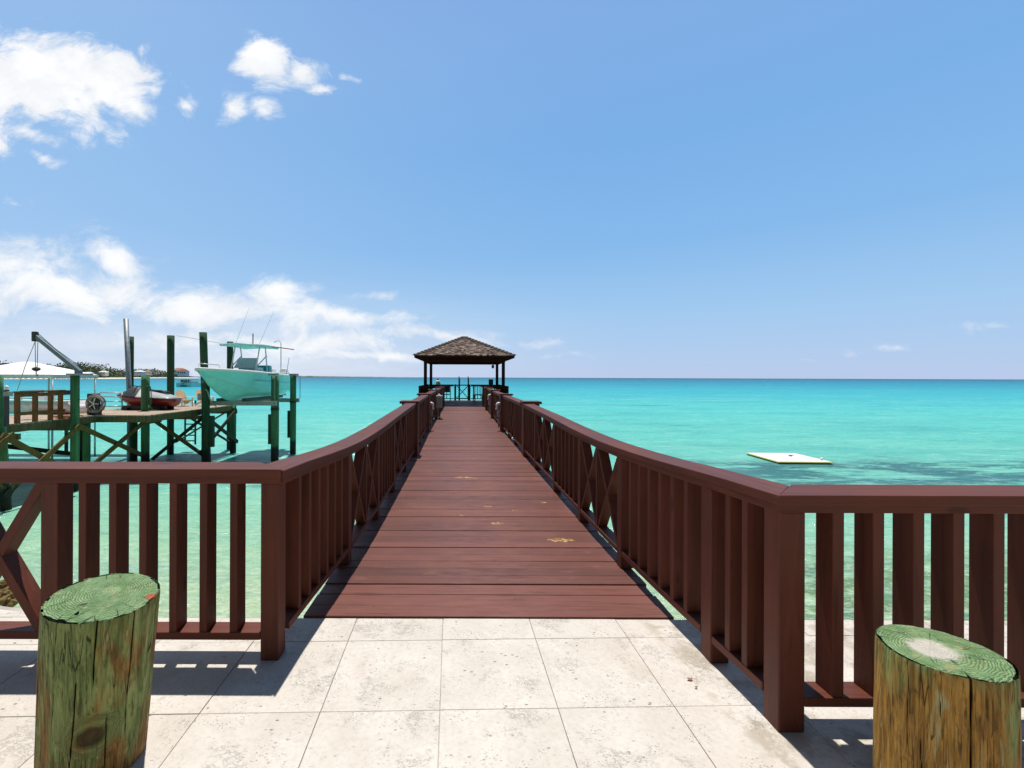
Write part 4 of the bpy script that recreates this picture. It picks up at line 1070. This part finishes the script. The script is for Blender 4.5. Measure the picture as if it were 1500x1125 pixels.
# ------------------------------------------------------------------ FAR BOATS AND HOUSES
D = 205
ct = thing('power_catamaran', 'white and aqua cabin boat moored far off, seen from behind', 'boat', (WX(269, D), D, WATER), R(0))
for s in (-2.5, 2.5):
    MB().loft([[(s-.9, 0, -.3), (s+.9, 0, -.3), (s+1.0, 0, 1.9), (s-1.0, 0, 1.9)], [(s-.9, 8, -.3), (s+.9, 8, -.3), (s+1.0, 8, 2.0), (s-1.0, 8, 2.0)], [(s-.1, 12, .4), (s+.1, 12, .4), (s+.15, 12.2, 2.2), (s-.15, 12.2, 2.2)]]).build('hull', AQUA, ct)
MB().box(-1.5, 1.5, .3, 8, .7, 1.8).build('bridge_deck', AQUA, ct)
cb = MB().box(-2.7, 2.7, 1.5, 7.5, 2.0, 3.5).build('cabin', WHITE, ct, bevel=.2)
for x in (-1.6, 0, 1.6): MB().box(x-.65, x+.65, 1.44, 1.49, 2.3, 3.2).build('window', GLASS, cb)
MB().box(-3.1, 3.1, .2, 7.6, 3.6, 3.85).build('roof', WHITE, ct, bevel=.1)
for x in (-2.6, 2.6): MB().box(x-.1, x+.1, .4, .6, 2.0, 3.6).build('strut', WHITE, ct)
MB().box(-.5, -.2, -.03, 0, .9, 1.7).build('door', GLASS, ct); MB().tube([(1, 4, 3.85), (1, 4, 6.5)], .06, 6).build('mast', WHITE, ct)

def house(px, D, base, w, d, h, rh, roofm, label, n):
    x = WX(px, D)
    r = thing('shore_house', label, 'house', (x, D, base), 0, 'houses on the far shore')
    wl = MB().box(-w/2, w/2, -d/2, d/2, -4, h).build('wall', HWALL, r)
    e = 1.0; a_, b = w/2+e, d/2+e
    MB().add([(-a_, -b, h), (a_, -b, h), (a_, b, h), (-a_, b, h), (-a_*.45, 0, h+rh), (a_*.45, 0, h+rh), (-a_, -b, h+.01), (a_, -b, h+.01)], [(0,1,5,4), (1,2,5), (2,3,4,5), (3,0,4), (0,3,2,1)]).build('roof', roofm, r)
    for k in range(n):
        xx_ = lerp(-w/2, w/2, (k+.5)/n)
        MB().box(xx_-w/n*.27, xx_+w/n*.27, -d/2-.06, -d/2-.01, h*.35, h*.8).build('window', GLASS, r)
house(263, 1080, WATER+14, 30, 16, 5.5, 6, TANROOF, 'house with a broad tan hipped roof above the far trees', 5)
house(268.5, 900, WATER+9, 17, 12, 6, 5, REDROOF, 'white house with a dark red roof just behind the cabin boat', 4)
house(205, 980, WATER+10, 17, 11, 4.5, 3.5, WHITE, 'white roofed house among the far trees right of the mast', 4)
house(152, 850, WATER+9, 12, 9, 3.5, 3, WHITE, 'small white roofed house in far trees left of the mast', 3)
house(216, 1150, WATER+12, 16, 11, 3.5, 4.5, TANROOF, 'small tan roofed house high in the far trees', 3)
house(130, 760, WATER+6.5, 11, 8, 3, 2.5, WHITE, 'white roofed cottage in the trees beside the canopy corner', 3)

# ------------------------------------------------------------------ RAFT AND ROCKS
rt = thing('swim_raft', 'square white swim raft with a yellow edge floating right of the pier', 'raft', (19.5, 26.6, WATER))
MB().box(-1.5, 1.5, -1.5, 1.5, -.12, .04).build('float', OLIVE, rt, bevel=.04)
MB().box(-1.53, 1.53, -1.53, 1.53, .07, .13).build('edge_band', YELLOW, rt, bevel=.03)
MB().box(-1.47, 1.47, -1.47, 1.47, .1, .145).build('top_pad', RAFTTOP, rt, bevel=.01)
cl = MB().box(.25, .55, .25, .32, .19, .22).build('cleat', DARKGREY, rt, bevel=.01); MB().box(.36, .44, .25, .32, .145, .19).build('cleat_foot', DARKGREY, cl)
MB().lathe([(.05, .145), (.09, .2), (.06, .27), (.02, .29)], 12, (1.33, -.9, 0)).build('knob', WHITE, rt, True)
rt.rotation_euler = (0, 0, R(-2))
for i, (px, py, s) in enumerate(((-3, 868, .17), (4, 882, .14))):
    D = 4.85*F/(py-551)*.62
    import bmesh
    bm = bmesh.new(); bmesh.ops.create_icosphere(bm, subdivisions=4, radius=1)
    for v in bm.verts:
        n_ = v.co.normalized(); v.co = n_*s*(1+.35*mn.noise(n_*2+Vector((i*5, 0, 0)))+.18*mn.noise(n_*6))
    me = bpy.data.meshes.new('rock'); bm.to_mesh(me); bm.free()
    me.materials.append(piling_mat('rock_%d' % i, (.09, .05, .015), (.26, .17, .06), False))
    o = bpy.data.objects.new('rock', me); C.objects.link(o); o.location = (WX(px, D), D, WZ(px, py, D))
    tag(o, ['upper brown weedy rock at the seawall, left edge of view', 'lower brown weedy rock at the seawall, left edge of view'][i], 'rock', 'rocks by the seawall')

# ------------------------------------------------------------------ SKY, SUN, CAMERA
sc = bpy.context.scene
w = bpy.data.worlds.new('World'); sc.world = w; w.use_nodes = True
t = NT.__new__(NT); t.n = w.node_tree.nodes; t.l = w.node_tree.links; t.mat = None
t.n.clear()
SUN = Vector((-.05, .215, 1)).normalized()
elev = math.asin(SUN.z); az = math.atan2(SUN.x, SUN.y)
sky = t.node('ShaderNodeTexSky', sky_type='NISHITA'); sky.sun_disc = False; sky.sun_elevation = elev; sky.sun_rotation = az
sky.air_density = 1.0; sky.dust_density = .6; sky.ozone_density = 1.5; sky.altitude = 0
dirv = t.node('ShaderNodeTexCoord').outputs['Generated']
dx, dy, dz = t.sep(dirv)
yy = t.math('MAXIMUM', dy, .04)
u = t.math('DIVIDE', dx, yy); v = t.math('DIVIDE', dz, yy)
uv = t.comb(u, v, 0)
def PX(px, py): return ((px-VPX)/F, (hy(px)-py)/F)
blobs = [ # px, py, rx, ry, rot(deg), weight
    (70, 120, 175, 85, 12, 1.0), (150, 120, 115, 60, 22, 1.0), (-30, 120, 120, 110, 0, 1.0), (40, 190, 80, 26, 20, .75), (195, 155, 70, 30, 24, .92), (-20, 205, 50, 22, 25, .7),
    (385, 90, 52, 40, 26, .95), (440, 105, 40, 22, 10, .72), (330, 156, 36, 28, -20, .68), (385, 160, 46, 22, 15, .66), (472, 132, 26, 14, 10, .66), (275, 152, 34, 24, 20, .62), (225, 132, 36, 16, 20, .62), (60, 230, 44, 14, 25, .64), (512, 112, 26, 14, 10, .52), (203, 72, 18, 16, -40, .55),
    (20, 395, 150, 62, 0, 1.0), (170, 378, 80, 30, 8, .92), (100, 430, 260, 50, 4, 1.0), (300, 455, 260, 44, 6, 1.0), (415, 425, 70, 26, 0, .85), (500, 462, 170, 24, 4, .90), (-60, 440, 200, 70, 0, 1.0), (545, 438, 60, 14, 4, .7), (640, 490, 200, 18, 6, .78), (560, 520, 260, 14, 0, .74), (380, 500, 330, 34, 0, .85), (790, 522, 110, 12, 0, .44), (20, 300, 40, 18, 0, .45),
    (1320, 510, 40, 9, 0, .42), (1240, 520, 26, 8, 0, .42), (1190, 530, 30, 6, 0, .40), (1450, 480, 80, 14, 0, .42)]
wn = t.node('ShaderNodeTexNoise'); t.l.new(uv, wn.inputs['Vector']); wn.inputs['Scale'].default_value = 7; wn.inputs['Detail'].default_value = 5
wv = t.node('ShaderNodeVectorMath', operation='MULTIPLY_ADD'); t.l.new(wn.outputs['Color'], wv.inputs[0]); wv.inputs[1].default_value = (.09, .06, 0); wv.inputs[2].default_value = (-.045, -.03, 0)
wa = t.node('ShaderNodeVectorMath', operation='ADD'); t.l.new(uv, wa.inputs[0]); t.l.new(wv.outputs[0], wa.inputs[1])
field = None
for (px, py, rx, ry, rot, wt) in blobs:
    c = PX(px, py)
    mp = t.node('ShaderNodeMapping', vector_type='TEXTURE'); t.l.new(wa.outputs[0], mp.inputs[0])
    mp.inputs[1].default_value = (c[0], c[1], 0); mp.inputs[2].default_value = (0, 0, R(-rot)); mp.inputs[3].default_value = (rx/F, ry/F, 1)
    ln = t.node('ShaderNodeVectorMath', operation='LENGTH'); t.l.new(mp.outputs[0], ln.inputs[0])
    b = t.math('MULTIPLY', t.math('SUBTRACT', 1.25, ln.outputs['Value'], clamp=False), wt)
    field = b if field is None else t.math('SMOOTH_MAX', field, b, .15)
f1 = t.noise(t.map(wa.outputs[0], (1, 1.7, 1)), 5.5, 11, .66, .35)
f2 = t.noise(t.map(uv, (1, 1.5, 1), (.02, -.035, 0)), 5.5, 11, .66, .35)
dens = t.math('ADD', field, t.math('MULTIPLY', t.math('SUBTRACT', f1, .5), 2.6))
bank = t.range(v, .48, .36)
mxa = t.node('ShaderNodeMix', data_type='FLOAT'); t.l.new(bank, mxa.inputs[0]); t.l.new(t.range(dens, .26, .86), mxa.inputs[2]); t.l.new(t.range(dens, .22, 1.12, 0, .95), mxa.inputs[3])
alpha = mxa.outputs[0]
front = t.math('MULTIPLY', alpha, t.range(dy, .05, .12))
# thin haze veil low over the left horizon
veil = t.math('MULTIPLY', t.range(v, .24, .02), t.range(u, .45, -.6))
veil = t.math('MULTIPLY', veil, t.range(t.noise(t.map(uv, (1.2, 9, 1)), 2.5, 5, .6), .3, .7, .5, 1.0))
shade = t.range(t.math('ADD', t.math('MULTIPLY', t.math('SUBTRACT', f2, .5), 1.6), t.math('MULTIPLY', t.math('SUBTRACT', dens, .9), .3)), -.35, .35, .60, 1.0)
low_sh = t.range(v, .19, .05, 1.0, .86)
shade = t.math('MULTIPLY', shade, low_sh)
cc = t.mix(shade, (.52, .60, .72), (1.0, 1.0, 1.0))
SKY_S, CL_S = .10, .95
# the pale, slightly hazy tropical sky: towards the horizon milky, darkened overhead, sideways and behind to weaken the fill light
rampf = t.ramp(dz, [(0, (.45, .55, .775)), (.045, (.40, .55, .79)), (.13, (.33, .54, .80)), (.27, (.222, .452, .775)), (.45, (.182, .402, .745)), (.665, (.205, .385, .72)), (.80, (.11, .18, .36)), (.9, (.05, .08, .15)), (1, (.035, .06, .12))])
dim_sky = t.ramp(dz, [(0, (.075, .085, .10)), (.3, (.06, .075, .10)), (.7, (.045, .07, .12)), (1, (.035, .06, .12))])
skyr = t.mix(t.range(dy, .05, .5), dim_sky, rampf)
leftlight = t.math('MULTIPLY', t.range(u, .4, -1.1), t.range(dz, .75, .55))
skyr = t.mix(t.math('MULTIPLY', leftlight, .30), skyr, (.50, .65, .85))
skyr = t.mix(1.0, skyr, (10, 10, 10), 'MULTIPLY')
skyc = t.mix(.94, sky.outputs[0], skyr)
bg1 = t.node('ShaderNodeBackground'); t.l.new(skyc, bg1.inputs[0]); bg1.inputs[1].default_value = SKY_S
bg2 = t.node('ShaderNodeBackground'); t.l.new(cc, bg2.inputs[0]); bg2.inputs[1].default_value = CL_S
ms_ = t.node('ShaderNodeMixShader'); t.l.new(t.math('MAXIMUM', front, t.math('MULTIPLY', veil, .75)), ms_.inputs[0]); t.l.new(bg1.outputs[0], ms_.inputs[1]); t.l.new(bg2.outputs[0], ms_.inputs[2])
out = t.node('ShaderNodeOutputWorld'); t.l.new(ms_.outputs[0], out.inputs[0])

sl = bpy.data.lights.new('sun', 'SUN'); sl.energy = 4.35; sl.angle = R(.53); sl.color = (1, .965, .91)
so = bpy.data.objects.new('sun', sl); C.objects.link(so); so.rotation_euler = SUN.to_track_quat('Z', 'Y').to_euler(); so.location = (0, 0, 50)

cam = bpy.data.cameras.new('camera'); co_ = bpy.data.objects.new('camera', cam); C.objects.link(co_)
cam.sensor_width = 36; cam.lens = 36*F/1500; cam.clip_start = .05; cam.clip_end = 60000
cam.shift_x = (750-VPX)/1500; cam.shift_y = -(562.5-552.8)/1500
co_.location = (0, 0, EYE)
co_.rotation_euler = (Matrix.Rotation(R(90), 3, 'X') @ Matrix.Rotation(.0035, 3, 'Z')).to_euler()
sc.camera = co_
sc.view_settings.view_transform = 'Standard'; sc.view_settings.look = 'None'; sc.view_settings.exposure = .14; sc.view_settings.gamma = 1
sc.cycles.max_bounces = 6; sc.cycles.diffuse_bounces = 4
